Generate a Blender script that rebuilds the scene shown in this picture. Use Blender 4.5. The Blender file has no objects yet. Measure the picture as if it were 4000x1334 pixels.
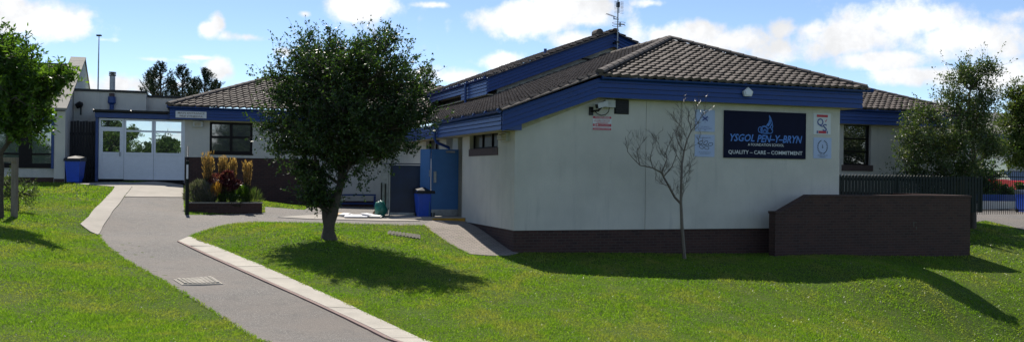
import bpy, bmesh, math, random
import numpy as np
from mathutils import Vector, Matrix
R = math.radians
PI = math.pi
random.seed(7)
rng = np.random.default_rng(11)
scn = bpy.context.scene
COL = scn.collection

# ------------------------------------------------------------------ survey of the place
# eye level is z = 0; the school stands on a site turned 19.5 degrees to the viewing axis
F = 3650.0; TH = .012; A = R(19.5); CA, SA = math.cos(A), math.sin(A)
CX, CY = .066, 24.0
def ray(px, py):
    u = px - 2000; v = py - 680
    return (u + TH * v) / F, 1.0, -(v - TH * u) / F
def P(px, py, d):
    r = ray(px, py); return Vector((r[0] * d, d, r[2] * d))
def W(s, t, z=0.0):                      # site coordinates -> world
    return Vector((CX + s * CA - t * SA, CY + s * SA + t * CA, z))
def toL(x, y):
    x -= CX; y -= CY
    return x * CA + y * SA, -x * SA + y * CA
def hitT(px, py, t):
    r = ray(px, py); o = toL(0, 0); p = toL(r[0], 1)
    k = (t - o[1]) / (p[1] - o[1]); return o[0] + k * (p[0] - o[0]), k * r[2]
D1 = Vector((CA, SA, 0)); D2 = Vector((-SA, CA, 0)); UP = Vector((0, 0, 1))

# ------------------------------------------------------------------ ground height
CTRL = [  # (px, py, distance)
 (1260,1334,12.2),(1000,1150,15.1),(772,1100,16.2),(960,1062,17.1),(500,930,21),(620,1010,18.6),(480,770,29),(350,712,36),(590,701,37),(700,735,33),
 (728,838,26.5),(600,838,25),(880,830,28.3),(1020,826,28.6),(1200,860,27),(1400,840,30.2),(1100,805,37),(1300,808,37.2),(1550,812,38),(1650,848,29.5),
 (704,945,20.5),(1290,935,21.5),(1000,868,25),(1300,872,25.4),(1560,878,26.2),(1690,880,26.3),(1810,862,28.4),(1980,1000,23.6),(2010,985,24.0),(1750,950,24.4),
 (1500,1150,16.2),(1646,1327,12.6),(1200,1150,15.2),(1255,1202,14.25),(1720,1220,14.9),
 (2100,1060,20.5),(2400,1060,21.3),(2800,1075,21.1),(2672,1010,24.3),(2300,985,24.7),(2500,987,25.2),(2800,990,26),(3030,1000,25.58),(3400,998,26.6),(3790,997,27.87),
 (2300,1200,16.5),(2000,1334,12.7),(2800,1200,17.5),(2600,1334,13.5),(3000,1334,14.5),(3000,1180,19),(3200,1080,22),(3400,1180,20.5),(3600,1095,22.3),
 (3700,1150,22.4),(3400,1334,17),(3700,1334,19.3),(4000,1290,22),(4000,1334,21.6),(3950,1080,25.6),(3950,1000,28),(3900,900,33),(3830,850,38),(3950,830,42),(3900,810,46),(3935,775,49.5),
 (50,715,34),(200,712,34.3),(330,715,35),(45,845,21),(180,800,24.5),(320,905,21.6),(430,742,31.5),(0,1000,15),(0,1334,8.5),(500,1334,9.6),(900,1334,11),(300,1100,14),
 (600,1120,14.8),(420,970,19),(800,1225,13.6),(200,950,17.8),(554,1054,17),
]
pts = []; zs = []
for px, py, d in CTRL:
    p = P(px, py, d); pts.append((p.x, p.y)); zs.append(p.z)
for x, y, z in [(0,0,-1.62),(-6,0,-1.5),(6,0,-1.9),(-14,4,-1.1),(16,4,-3.4),(0,-12,-2.0),(-25,15,-.6),(30,12,-4.2),(25,30,-2.2),(-25,35,-.4),(20,50,-1.3),(0,50,-1.3),(-25,52,-.3),(38,50,-1.3),(0,-30,-2.2),(25,-25,-3.2),(-25,-25,-1.8),
                (6,30,-1.9),(3,34,-1.4),(10,36,-1.5),(15.5,29,-2.1)]:
    pts.append((x, y)); zs.append(z)
pts = np.array(pts); zs = np.array(zs)
def tps_k(r2): return np.where(r2 > 1e-9, .5 * r2 * np.log(np.maximum(r2, 1e-9)), 0)
n = len(pts)
K = tps_k(((pts[:, None] - pts[None]) ** 2).sum(-1)) + np.eye(n) * .25
Pm = np.c_[np.ones(n), pts]
sol = np.linalg.solve(np.block([[K, Pm], [Pm.T, np.zeros((3, 3))]]), np.r_[zs, 0, 0, 0])
def G(x, y):
    x = np.asarray(x, float); y = np.asarray(y, float); sh = x.shape
    q = np.c_[x.ravel(), y.ravel()]
    out = np.empty(len(q))
    for i in range(0, len(q), 40000):
        c = q[i:i+40000]
        out[i:i+40000] = tps_k(((c[:, None] - pts[None]) ** 2).sum(-1)) @ sol[:n] + sol[n] + c @ sol[n+1:]
    r = np.hypot(q[:, 0], q[:, 1] - 20)
    w = np.clip((r - 38) / 25, 0, 1); w = w * w * (3 - 2 * w)
    out = out * (1 - w) + (-1.6) * w
    return out.reshape(sh)
def g1(x, y): return float(G(np.array([x]), np.array([y]))[0])
def onG(px, py):                          # where the line of sight meets the ground
    r = ray(px, py); ks = np.arange(6, 70, .05)
    hh = ks * r[2] - G(ks * r[0], ks)
    i = int(np.argmax(hh < 0)); a, b = ks[i-1], ks[i]
    k = a + (b - a) * hh[i-1] / (hh[i-1] - hh[i])
    return Vector((r[0] * k, k, r[2] * k))

# ------------------------------------------------------------------ mesh helpers
class MB:
    def __init__(s): s.v = []; s.f = []
    def add(s, vs, fs):
        o = len(s.v); s.v += [Vector(v) for v in vs]; s.f += [tuple(i + o for i in f) for f in fs]; return s
    def box(s, a, b, c, d, e, f):         # site-aligned box s,t,z
        vs = [W(x, y, z) for z in (e, f) for y in (c, d) for x in (a, b)]
        return s.add(vs, [(0,2,3,1),(4,5,7,6),(0,1,5,4),(2,6,7,3),(0,4,6,2),(1,3,7,5)])
    def obox(s, o, ex, ey, ez):           # box from a corner and three edge vectors
        o = Vector(o); vs = [o + i*ex + j*ey + k*ez for k in (0,1) for j in (0,1) for i in (0,1)]
        return s.add(vs, [(0,2,3,1),(4,5,7,6),(0,1,5,4),(2,6,7,3),(0,4,6,2),(1,3,7,5)])
    def prism(s, pl, vec):
        n = len(pl); pl = [Vector(p) for p in pl]; vec = Vector(vec)
        return s.add(pl + [p + vec for p in pl], [tuple(range(n-1,-1,-1)), tuple(range(n, 2*n))] + [(i,(i+1)%n,(i+1)%n+n,i+n) for i in range(n)])
    def tube(s, path, rad, n=6, cap=True):
        path = [Vector(p) for p in path]; m = len(path)
        if not hasattr(rad, '__len__'): rad = [rad] * m
        ref = None; vs = []
        for i, p in enumerate(path):
            d = (path[min(i+1, m-1)] - path[max(i-1, 0)])
            if d.length < 1e-9: d = Vector((0,0,1))
            d.normalize()
            if ref is None: ref = d.orthogonal().normalized()
            ref = (ref - d * ref.dot(d))
            if ref.length < 1e-6: ref = d.orthogonal()
            ref.normalize(); b = d.cross(ref)
            for k in range(n):
                a = 2 * PI * k / n; vs.append(p + (ref * math.cos(a) + b * math.sin(a)) * rad[i])
        fs = [(i*n+k, i*n+(k+1)%n, (i+1)*n+(k+1)%n, (i+1)*n+k) for i in range(m-1) for k in range(n)]
        if cap: fs += [tuple(range(n-1,-1,-1)), tuple(range((m-1)*n, m*n))]
        return s.add(vs, fs)
    def sphere(s, c, r, n=8, sc=(1,1,1)):
        c = Vector(c); vs = []; fs = []
        m = n // 2 + 1
        for i in range(m + 1):
            a = PI * i / m
            for k in range(n):
                b = 2*PI*k/n; vs.append(c + Vector((math.sin(a)*math.cos(b)*r*sc[0], math.sin(a)*math.sin(b)*r*sc[1], math.cos(a)*r*sc[2])))
        for i in range(m):
            for k in range(n): fs.append((i*n+k, (i+1)*n+k, (i+1)*n+(k+1)%n, i*n+(k+1)%n))
        return s.add(vs, fs)
    def build(s, name, mat, parent=None, smooth=False, **kw):
        vs = s.v
        me = bpy.data.meshes.new(name)
        if parent is not None: inv = wm(parent).inverted()
        else:
            xs = [v.x for v in vs]; ys = [v.y for v in vs]; z0 = min(v.z for v in vs)
            loc = Vector(((min(xs)+max(xs))/2, (min(ys)+max(ys))/2, z0))
            inv = (Matrix.Translation(loc) @ Matrix.Rotation(A, 4, 'Z')).inverted()
        me.from_pydata([inv @ v for v in vs], [], s.f)
        me.update()
        if smooth: me.polygons.foreach_set('use_smooth', [True] * len(me.polygons))
        me.materials.append(mat)
        o = bpy.data.objects.new(name, me); COL.objects.link(o)
        if parent is not None: o.parent = parent
        else: o.location = loc; o.rotation_euler = (0, 0, A)
        if kw: tag(o, **kw)
        return o
def wm(o):
    m = Matrix.Translation(o.location) @ o.rotation_euler.to_matrix().to_4x4()
    return wm(o.parent) @ m if o.parent else m
def tag(o, label=None, category=None, group=None, kind=None):
    if label: o['label'] = label
    if category: o['category'] = category
    if group: o['group'] = group
    if kind: o['kind'] = kind
    return o
def root(name, loc, label, category, group=None, rz=A):
    o = bpy.data.objects.new(name, None); COL.objects.link(o)
    o.empty_display_size = .2
    o.location = loc; o.rotation_euler = (0, 0, rz)
    return tag(o, label, category, group)
def npmesh(name, V, faces_flat, nper, mat, parent=None, smooth=False, attr=None):
    me = bpy.data.meshes.new(name)
    V = np.asarray(V, np.float32); nf = len(faces_flat) // nper
    if parent is not None:
        inv = np.array(wm(parent).inverted()); V = V @ inv[:3, :3].T + inv[:3, 3]
    me.vertices.add(len(V)); me.vertices.foreach_set('co', V.astype(np.float32).ravel())
    me.loops.add(len(faces_flat)); me.loops.foreach_set('vertex_index', np.asarray(faces_flat, np.int32))
    me.polygons.add(nf); me.polygons.foreach_set('loop_start', np.arange(0, nf*nper, nper, dtype=np.int32))
    me.polygons.foreach_set('loop_total', np.full(nf, nper, np.int32))
    if smooth: me.polygons.foreach_set('use_smooth', np.ones(nf, bool))
    me.update(calc_edges=True)
    if attr is not None:
        a = me.attributes.new('tint', 'FLOAT', 'POINT'); a.data.foreach_set('value', np.asarray(attr, np.float32))
    me.materials.append(mat)
    o = bpy.data.objects.new(name, me); COL.objects.link(o)
    if parent is not None: o.parent = parent
    return o

# ------------------------------------------------------------------ materials
def newmat(name):
    m = bpy.data.materials.new(name); m.use_nodes = True
    nt = m.node_tree; b = nt.nodes['Principled BSDF']; return m, nt, b
def nd(nt, t, **kw):
    x = nt.nodes.new(t)
    for k, v in kw.items():
        if k.startswith('i_'): x.inputs[k[2:].replace('_', ' ')].default_value = v
        else: setattr(x, k, v)
    return x
def c4(c): return (c[0], c[1], c[2], 1)
def ramp(nt, fac, stops):
    r = nt.nodes.new('ShaderNodeValToRGB'); e = r.color_ramp.elements
    while len(e) < len(stops): e.new(.5)
    for i, (p, c) in enumerate(stops): e[i].position = p; e[i].color = c4(c)
    nt.links.new(fac, r.inputs[0]); return r.outputs[0]
def noise(nt, scale, detail=4, rough=.6, vec=None, dim='3D'):
    x = nd(nt, 'ShaderNodeTexNoise'); x.inputs['Scale'].default_value = scale; x.inputs['Detail'].default_value = detail
    x.inputs['Roughness'].default_value = rough
    if vec is not None: nt.links.new(vec, x.inputs['Vector'])
    return x.outputs['Fac']
def objco(nt): return nd(nt, 'ShaderNodeTexCoord').outputs['Object']
def mix(nt, f, a, b, mode='MIX'):
    x = nd(nt, 'ShaderNodeMix', data_type='RGBA', blend_type=mode)
    for s, v in ((0, f), (6, a), (7, b)):
        if hasattr(v, 'is_linked') or hasattr(v, 'links'): nt.links.new(v, x.inputs[s])
        elif s == 0: x.inputs[0].default_value = v
        else: x.inputs[s].default_value = c4(v)
    return x.outputs[2]
def bump(nt, b, h, strength=.3, dist=.01):
    x = nd(nt, 'ShaderNodeBump'); x.inputs['Strength'].default_value = strength; x.inputs['Distance'].default_value = dist
    nt.links.new(h, x.inputs['Height']); nt.links.new(x.outputs[0], b.inputs['Normal'])
def plain(name, col, rough=.6, metal=0, var=.25, scale=6, bs=0, spec=.5):
    m, nt, b = newmat(name); v = objco(nt)
    f = noise(nt, scale, 5, .65, v)
    lo = tuple(c * (1 - var) for c in col); hi = tuple(min(1, c * (1 + var)) for c in col)
    nt.links.new(ramp(nt, f, [(.3, lo), (.7, hi)]), b.inputs['Base Color'])
    b.inputs['Roughness'].default_value = rough; b.inputs['Metallic'].default_value = metal
    b.inputs['Specular IOR Level'].default_value = spec
    if bs: bump(nt, b, noise(nt, 90, 3, .6, v), bs, .01)
    return m
def m_render():
    m, nt, b = newmat('roughcast'); v = objco(nt)
    fine = noise(nt, 55, 3, .7, v); big = noise(nt, .7, 5, .6, v)
    st = nd(nt, 'ShaderNodeMapping'); st.inputs['Scale'].default_value = (5, 5, .5); nt.links.new(v, st.inputs[0])
    streak = noise(nt, 1, 5, .65, st.outputs[0])
    a = ramp(nt, fine, [(.35, (.50, .475, .42)), (.6, (.74, .695, .60))])
    a = mix(nt, .5, a, ramp(nt, big, [(.35, (.52, .50, .45)), (.65, (.74, .70, .62))]))
    a = mix(nt, ramp(nt, streak, [(.55, (0, 0, 0)), (.8, (.35, .35, .35))]), a, (.33, .33, .31))
    nt.links.new(a, b.inputs['Base Color']); b.inputs['Roughness'].default_value = .9
    bump(nt, b, fine, .9, .02); return m
def m_brick(name, c1, c2, mortar, w=.225, h=.075):
    m, nt, b = newmat(name); v = objco(nt)
    sp = nd(nt, 'ShaderNodeSeparateXYZ'); nt.links.new(v, sp.inputs[0])
    ad = nd(nt, 'ShaderNodeMath', operation='ADD'); nt.links.new(sp.outputs[0], ad.inputs[0]); nt.links.new(sp.outputs[1], ad.inputs[1])
    cb = nd(nt, 'ShaderNodeCombineXYZ'); nt.links.new(ad.outputs[0], cb.inputs[0]); nt.links.new(sp.outputs[2], cb.inputs[1])
    br = nd(nt, 'ShaderNodeTexBrick'); nt.links.new(cb.outputs[0], br.inputs['Vector'])
    br.inputs['Scale'].default_value = 1; br.inputs['Brick Width'].default_value = w; br.inputs['Row Height'].default_value = h
    br.inputs['Mortar Size'].default_value = .008; br.inputs['Mortar Smooth'].default_value = .2
    br.inputs['Color1'].default_value = c4(c1); br.inputs['Color2'].default_value = c4(c2); br.inputs['Mortar'].default_value = c4(mortar)
    f = noise(nt, 2.2, 6, .7, v)
    a = mix(nt, ramp(nt, f, [(.35, (0,0,0)), (.75, (.55,.55,.55))]), br.outputs['Color'], tuple(c*1.4+.004 for c in c1))
    nt.links.new(a, b.inputs['Base Color']); b.inputs['Roughness'].default_value = .85
    bump(nt, b, br.outputs['Fac'], -.6, .008); return m
def m_asphalt():
    m, nt, b = newmat('asphalt'); v = objco(nt)
    vo = nd(nt, 'ShaderNodeTexVoronoi'); vo.inputs['Scale'].default_value = 110; nt.links.new(v, vo.inputs['Vector'])
    sp = nd(nt, 'ShaderNodeSeparateColor'); nt.links.new(vo.outputs['Color'], sp.inputs[0])
    a = ramp(nt, sp.outputs[0], [(0, (.075,.068,.06)), (.6, (.15,.136,.12)), (.93, (.22,.20,.18)), (1, (.46,.43,.40))])
    f = noise(nt, .55, 7, .7, v)
    a = mix(nt, ramp(nt, f, [(.4,(0,0,0)),(.62,(.8,.8,.8))]), a, (.185,.155,.13))
    f2 = noise(nt, 3.5, 6, .7, v)
    a = mix(nt, ramp(nt, f2, [(.52,(0,0,0)),(.72,(.5,.5,.5))]), a, (.075,.07,.066))
    nt.links.new(a, b.inputs['Base Color']); b.inputs['Roughness'].default_value = .8
    bump(nt, b, vo.outputs['Distance'], .7, .012); return m
def m_concrete(name, col, speck=.15):
    m, nt, b = newmat(name); v = objco(nt)
    f = noise(nt, 1.6, 8, .7, v); g_ = noise(nt, 60, 3, .6, v)
    lo = tuple(c*.72 for c in col); hi = tuple(c*1.15 for c in col)
    a = mix(nt, .35, ramp(nt, f, [(.3, lo), (.65, hi)]), ramp(nt, g_, [(.35, lo), (.65, hi)]))
    nt.links.new(a, b.inputs['Base Color']); b.inputs['Roughness'].default_value = .85
    bump(nt, b, g_, .3, .006); return m
def m_soil():
    m, nt, b = newmat('lawn_base'); v = objco(nt)
    f = noise(nt, .5, 8, .7, v); f2 = noise(nt, 14, 6, .75, v)
    a = ramp(nt, f2, [(.3, (.03,.05,.010)), (.55, (.075,.12,.016)), (.8, (.15,.16,.045))])
    a = mix(nt, ramp(nt, f, [(.45,(0,0,0)),(.7,(.55,.55,.55))]), a, (.085,.095,.03))
    nt.links.new(a, b.inputs['Base Color']); b.inputs['Roughness'].default_value = .95
    b.inputs['Specular IOR Level'].default_value = .1
    bump(nt, b, f2, .8, .03); return m
def foliage(name, dark, mid, light, trans=.4, rough=.45, gloss=.5, noise_scale=0, patch=None):
    m, nt, b = newmat(name)
    at = nd(nt, 'ShaderNodeAttribute', attribute_name='tint')
    a = ramp(nt, at.outputs['Fac'], [(0, dark), (.5, mid), (1, light)])
    if patch:
        geo = nd(nt, 'ShaderNodeNewGeometry')
        mpp = nd(nt, 'ShaderNodeMapping'); mpp.inputs['Rotation'].default_value = (0, 0, -.45); mpp.inputs['Scale'].default_value = (1.5, .55, 1); nt.links.new(geo.outputs['Position'], mpp.inputs[0])
        f = noise(nt, patch[0], 7, .68, mpp.outputs[0])
        a = mix(nt, ramp(nt, f, [(.47,(0,0,0)),(.62,(.9,.9,.9))]), a, patch[1])
        f = noise(nt, patch[0]*.37+.03, 4, .6, geo.outputs['Position'])
        a = mix(nt, ramp(nt, f, [(.5,(0,0,0)),(.68,(.55,.55,.55))]), a, patch[2])
    nt.links.new(a, b.inputs['Base Color']); b.inputs['Roughness'].default_value = rough
    b.inputs['Specular IOR Level'].default_value = gloss
    tr = nd(nt, 'ShaderNodeBsdfTranslucent'); 
    br = nd(nt, 'ShaderNodeMix', data_type='RGBA', blend_type='MULTIPLY'); br.inputs[0].default_value = 1
    nt.links.new(a, br.inputs[6]); br.inputs[7].default_value = (2.0, 2.15, .95, 1)
    nt.links.new(br.outputs[2], tr.inputs['Color'])
    mx = nd(nt, 'ShaderNodeMixShader'); mx.inputs[0].default_value = trans
    nt.links.new(b.outputs[0], mx.inputs[1]); nt.links.new(tr.outputs[0], mx.inputs[2])
    nt.links.new(mx.outputs[0], nt.nodes['Material Output'].inputs[0]); return m
def m_glass(name, tintc=(.012,.015,.016), refl=.3, rough=.03):
    m, nt, b = newmat(name)
    b.inputs['Base Color'].default_value = c4(tintc); b.inputs['Roughness'].default_value = .3
    gl = nd(nt, 'ShaderNodeBsdfGlossy'); gl.inputs['Roughness'].default_value = rough; gl.inputs['Color'].default_value = (.95,1,1,1)
    v = objco(nt); bp = nd(nt, 'ShaderNodeBump'); bp.inputs['Strength'].default_value = .04; bp.inputs['Distance'].default_value = .05
    nt.links.new(noise(nt, 1.5, 2, .5, v), bp.inputs['Height']); nt.links.new(bp.outputs[0], gl.inputs['Normal'])
    mx = nd(nt, 'ShaderNodeMixShader'); mx.inputs[0].default_value = refl
    nt.links.new(b.outputs[0], mx.inputs[1]); nt.links.new(gl.outputs[0], mx.inputs[2])
    nt.links.new(mx.outputs[0], nt.nodes['Material Output'].inputs[0]); return m
def m_blocks():
    m, nt, b = newmat('block_paving'); v = objco(nt)
    br = nd(nt, 'ShaderNodeTexBrick'); nt.links.new(v, br.inputs['Vector']); br.inputs['Scale'].default_value = 1
    br.inputs['Brick Width'].default_value = .2; br.inputs['Row Height'].default_value = .1; br.inputs['Mortar Size'].default_value = .008
    br.inputs['Color1'].default_value = (.22,.185,.16,1); br.inputs['Color2'].default_value = (.29,.245,.21,1); br.inputs['Mortar'].default_value = (.10,.09,.07,1)
    f = noise(nt, 3, 6, .7, v)
    a = mix(nt, ramp(nt, f, [(.58,(0,0,0)),(.68,(.7,.7,.7))]), br.outputs['Color'], (.10,.13,.04))
    nt.links.new(a, b.inputs['Base Color']); b.inputs['Roughness'].default_value = .9; bump(nt, b, br.outputs['Fac'], -.5, .01); return m
def m_tiles():
    m, nt, b = newmat('roof_tiles'); v = objco(nt)
    f = noise(nt, 1.1, 7, .7, v); f2 = noise(nt, 26, 4, .7, v)
    at = nd(nt, 'ShaderNodeAttribute', attribute_name='tint')
    a = ramp(nt, at.outputs['Fac'], [(0, (.075,.058,.050)), (1, (.135,.108,.092))])
    a = mix(nt, ramp(nt, f2, [(.45,(0,0,0)),(.75,(.5,.5,.5))]), a, (.17,.15,.13))
    a = mix(nt, ramp(nt, f, [(.5,(0,0,0)),(.75,(.6,.6,.6))]), a, (.05,.042,.036))
    nt.links.new(a, b.inputs['Base Color']); b.inputs['Specular IOR Level'].default_value = .2; b.inputs['Roughness'].default_value = .75; bump(nt, b, f2, .4, .01); return m
def m_timber(name, c):
    m, nt, b = newmat(name); v = objco(nt)
    mp = nd(nt, 'ShaderNodeMapping'); mp.inputs['Scale'].default_value = (14, 14, 1.2); nt.links.new(v, mp.inputs[0])
    f = noise(nt, 1.5, 6, .7, mp.outputs[0])
    nt.links.new(ramp(nt, f, [(.3, tuple(x*.6 for x in c)), (.7, tuple(x*1.3 for x in c))]), b.inputs['Base Color'])
    b.inputs['Roughness'].default_value = .8; bump(nt, b, f, .4, .01); return m
def m_paint(name, col, rough=.38):
    m, nt, b = newmat(name); v = objco(nt)
    f = noise(nt, 2.5, 7, .7, v); f2 = noise(nt, 30, 5, .75, v)
    a = mix(nt, ramp(nt, f, [(.4,(0,0,0)),(.75,(.6,.6,.6))]), col, tuple(c*.68 + .006 for c in col))
    a = mix(nt, ramp(nt, f2, [(.72,(0,0,0)),(.82,(.45,.45,.45))]), a, (.22,.26,.32))
    nt.links.new(a, b.inputs['Base Color'])
    nt.links.new(ramp(nt, f2, [(.3,(rough*.8,)*3),(.7,(rough*1.25,)*3)]), b.inputs['Roughness'])
    bump(nt, b, f2, .35, .006); return m

M = dict(
 wall=m_render(), brick=m_brick('dark_brick', (.062,.027,.020), (.032,.015,.013), (.07,.055,.048)),
 sillbrick=plain('sill_brick', (.085,.055,.05), .8, scale=20),
 blue=m_paint('blue_paint', (.009,.046,.20)), dblue=m_paint('blue_paint_pale', (.03,.125,.33), .5),
 soffit=plain('soffit_cream', (.42,.38,.26), .8), tile=m_tiles(), ridge=plain('ridge_tile', (.10,.08,.068), .85, scale=9, bs=.3),
 asphalt=m_asphalt(), slab=m_concrete('concrete_slab', (.44,.40,.335)), conc=m_concrete('worn_concrete', (.35,.315,.265)), edging=m_concrete('pink_edging', (.24,.16,.14)),
 joint=plain('joint_line', (.10,.09,.07), .9), blocks=m_blocks(), soil=m_soil(), earth=plain('bed_soil', (.05,.035,.022), .95, scale=20, bs=.6),
 frame=plain('dark_frame', (.010,.007,.007), .5, spec=.2), white=plain('white_upvc', (.72,.74,.78), .35, var=.04), glass=m_glass('window_glass', refl=.22), entglass=m_glass('entrance_glass', refl=.62, rough=.01),
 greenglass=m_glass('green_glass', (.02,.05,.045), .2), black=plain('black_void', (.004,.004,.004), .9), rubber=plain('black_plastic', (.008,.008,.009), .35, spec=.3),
 grey=plain('grey_metal', (.30,.31,.32), .4, .6), pgrey=plain('pale_grey_box', (.50,.50,.47), .5, var=.08), lamp=plain('lamp_lens', (.42,.36,.24), .4),
 timber=m_timber('weathered_timber', (.25,.205,.16)), darktimber=m_timber('dark_timber', (.028,.026,.028)), fencegreen=plain('dark_green_paint', (.006,.012,.010), .5, spec=.2),
 binblue=plain('blue_bin_plastic', (.015,.075,.50), .35, var=.12), navy=plain('navy_panel', (.006,.016,.055), .35, var=.3, scale=2), coping=m_concrete('stone_coping', (.25,.235,.205)),
 bark=plain('bark', (.075,.06,.045), .9, scale=14, bs=.8), palebark=plain('silver_bark', (.13,.098,.072), .35, scale=18, bs=.3), 
 leafA=foliage('leaf_dark', (.010,.024,.008), (.026,.055,.013), (.065,.11,.022), .33, .4, .45),
 leafB=foliage('leaf_bright', (.03,.065,.010), (.055,.11,.014), (.11,.18,.025), .45, .4, .4),
 leafC=foliage('leaf_birch', (.03,.055,.015), (.06,.095,.025), (.13,.15,.06), .3, .4, .5),
 leafD=foliage('leaf_yellow_green', (.035,.06,.012), (.06,.095,.018), (.12,.13,.03), .35, .5, .3),
 needle=foliage('pine_needle', (.012,.022,.012), (.020,.036,.018), (.035,.055,.025), .1, .6, .3),
 hedge=foliage('far_leaf', (.02,.045,.008), (.045,.085,.014), (.08,.13,.03), .3, .6, .2),
 grass=foliage('grass_blade', (.05,.10,.006), (.115,.20,.012), (.20,.28,.04), .5, .38, .45, patch=(.8, (.21,.215,.055), (.07,.155,.010))),
 plume=foliage('plume', (.26,.14,.055), (.42,.25,.11), (.58,.40,.21), .35, .7, .2), maple=foliage('maple_red', (.035,.006,.010), (.075,.012,.020), (.24,.09,.11), .3, .4, .5),
 lav=foliage('lavender_grey', (.07,.085,.055), (.13,.145,.10), (.22,.18,.23), .2, .7, .2), orange=foliage('orange_stem', (.25,.10,.02), (.35,.17,.03), (.40,.25,.05), .3),
 signnavy=plain('sign_navy', (.006,.008,.030), .6, var=.1, spec=.12), signblue=plain('sign_light_blue', (.06,.20,.58), .5, var=.04), signwhite=plain('sign_white', (.66,.67,.68), .5, var=.03),
 signred=plain('sign_red', (.50,.02,.04), .5, var=.05), ink=plain('sign_ink', (.02,.025,.045), .5, var=.05), inkblue=plain('sign_ink_blue', (.03,.06,.25), .5, var=.05), paleblue=plain('sign_pale_blue', (.42,.50,.70), .5, var=.03),
 gold=plain('sign_letter_brown', (.25,.20,.17), .5, var=.05), yellow=plain('yellow_paint', (.50,.26,.02), .6), redcar=plain('red_car_paint', (.62,.012,.012), .25, var=.05),
 greensack=plain('green_sack', (.008,.14,.10), .3), brownbag=plain('brown_bag', (.16,.09,.05), .7), paper=plain('white_paper', (.72,.71,.72), .6, var=.05), cream=plain('cream_render', (.52,.50,.43), .9),
)

# ------------------------------------------------------------------ paving and ground
def poly_px(pl): return [onG(x, y) for x, y in pl]
def drape(name, poly, off, mat, cell=.35, kind='structure', parent=None, skirt=.08, rot=A, **kw):
    pxy = [(p[0], p[1]) for p in poly]
    bm = bmesh.new()
    f = bm.faces.new([bm.verts.new((x, y, 0)) for x, y in pxy])
    f.normal_update()
    bmesh.ops.triangulate(bm, faces=[f], ngon_method='EAR_CLIP')
    x0, x1 = min(p[0] for p in pxy), max(p[0] for p in pxy); y0, y1 = min(p[1] for p in pxy), max(p[1] for p in pxy)
    for ax, a, b in ((0, x0, x1), (1, y0, y1)):
        k = math.floor(a / cell) + 1
        while k * cell < b:
            no = [0, 0, 0]; no[ax] = 1; co = [0, 0, 0]; co[ax] = k * cell
            bmesh.ops.bisect_plane(bm, geom=bm.verts[:] + bm.edges[:] + bm.faces[:], plane_co=co, plane_no=no); k += 1
    be = [e for e in bm.edges if len(e.link_faces) == 1]
    vs = bm.verts[:]; zz = G(np.array([v.co.x for v in vs]), np.array([v.co.y for v in vs]))
    for v, z in zip(vs, zz): v.co.z = z + off
    r = bmesh.ops.extrude_edge_only(bm, edges=be)
    for v in [g for g in r['geom'] if isinstance(g, bmesh.types.BMVert)]: v.co.z -= skirt + off
    bmesh.ops.recalc_face_normals(bm, faces=bm.faces[:])
    cx, cy = (x0 + x1) / 2, (y0 + y1) / 2; loc = Vector((cx, cy, 0))
    if parent is None:
        inv = (Matrix.Translation(loc) @ Matrix.Rotation(rot, 4, 'Z')).inverted()
    else: inv = wm(parent).inverted()
    bmesh.ops.transform(bm, matrix=inv, verts=bm.verts[:])
    me = bpy.data.meshes.new(name); bm.to_mesh(me); bm.free(); me.materials.append(mat)
    o = bpy.data.objects.new(name, me); COL.objects.link(o)
    if parent is None: o.location = loc; o.rotation_euler = (0, 0, rot)
    else: o.parent = parent
    tag(o, kind=kind if parent is None else None, **kw)
    return o
# ground sheet
def axis_vals(lo, hi, step, far):
    a = list(np.arange(lo, hi + 1e-6, step)); l = lo; st = step
    pre = []; 
    while l > -far: st *= 1.35; l -= st; pre.append(l)
    post = []; h = hi; st = step
    while h < far: st *= 1.35; h += st; post.append(h)
    return np.array(pre[::-1] + a + post)
xs = axis_vals(-17.5, 24.5, .35, 420); ys = axis_vals(-2.1, 56, .35, 520)
GX, GY = np.meshgrid(xs, ys); GZ = G(GX, GY)
nx, ny = len(xs), len(ys)
idx = np.arange(nx * ny).reshape(ny, nx)
fc = np.stack([idx[:-1, :-1], idx[:-1, 1:], idx[1:, 1:], idx[1:, :-1]], -1).reshape(-1)
o = npmesh('ground', np.c_[GX.ravel(), GY.ravel(), GZ.ravel()], fc, 4, M['soil'], smooth=True); tag(o, kind='structure')

asph_px = [(384,919),(413,958),(472,1003),(554,1054),(613,1084),(701,1135),(768,1180),(871,1242),(1011,1331)]
a_left = poly_px(asph_px) + [Vector((-1.95, 9.0, 0)), Vector((-.9, 6.2, 0))]
sl_out = [(697,944),(775,988),(960,1062),(1107,1135),(1255,1202),(1402,1268),(1513,1327)]
sl_in = [(745,924),(782,944),(945,1001),(1107,1076),(1255,1147),(1402,1209),(1550,1279),(1646,1327)]
so = poly_px(sl_out) + [Vector((-.55, 9.4, 0)), Vector((.35, 6.4, 0))]
si = poly_px(sl_in) + [Vector((-.08, 9.6, 0)), Vector((.85, 6.6, 0))]
def smooth(pl, deg=3):
    d = np.array([0] + list(np.cumsum([(Vector(pl[i+1][:2]) - Vector(pl[i][:2])).length for i in range(len(pl)-1)])))
    cx_ = np.polyfit(d, [p[0] for p in pl], deg); cy_ = np.polyfit(d, [p[1] for p in pl], deg); q = np.linspace(0, d[-1], 26)
    return [Vector((x, y, 0)) for x, y in zip(np.polyval(cx_, q), np.polyval(cy_, q))]
def line_px(pl, deg, ext, n_=34):
    y_ = [p[1] for p in pl]; c_ = np.polyfit(y_, [p[0] for p in pl], deg); yy = np.linspace(y_[0], 1327, n_)
    w_ = [onG(float(x), float(y)) for x, y in zip(np.polyval(c_, yy), yy)]; d_ = (w_[-1] - w_[-12]); d_.z = 0; d_.normalize()
    return w_ + [w_[-1] + d_*(ext*k/6) for k in range(1, 7)]
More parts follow.
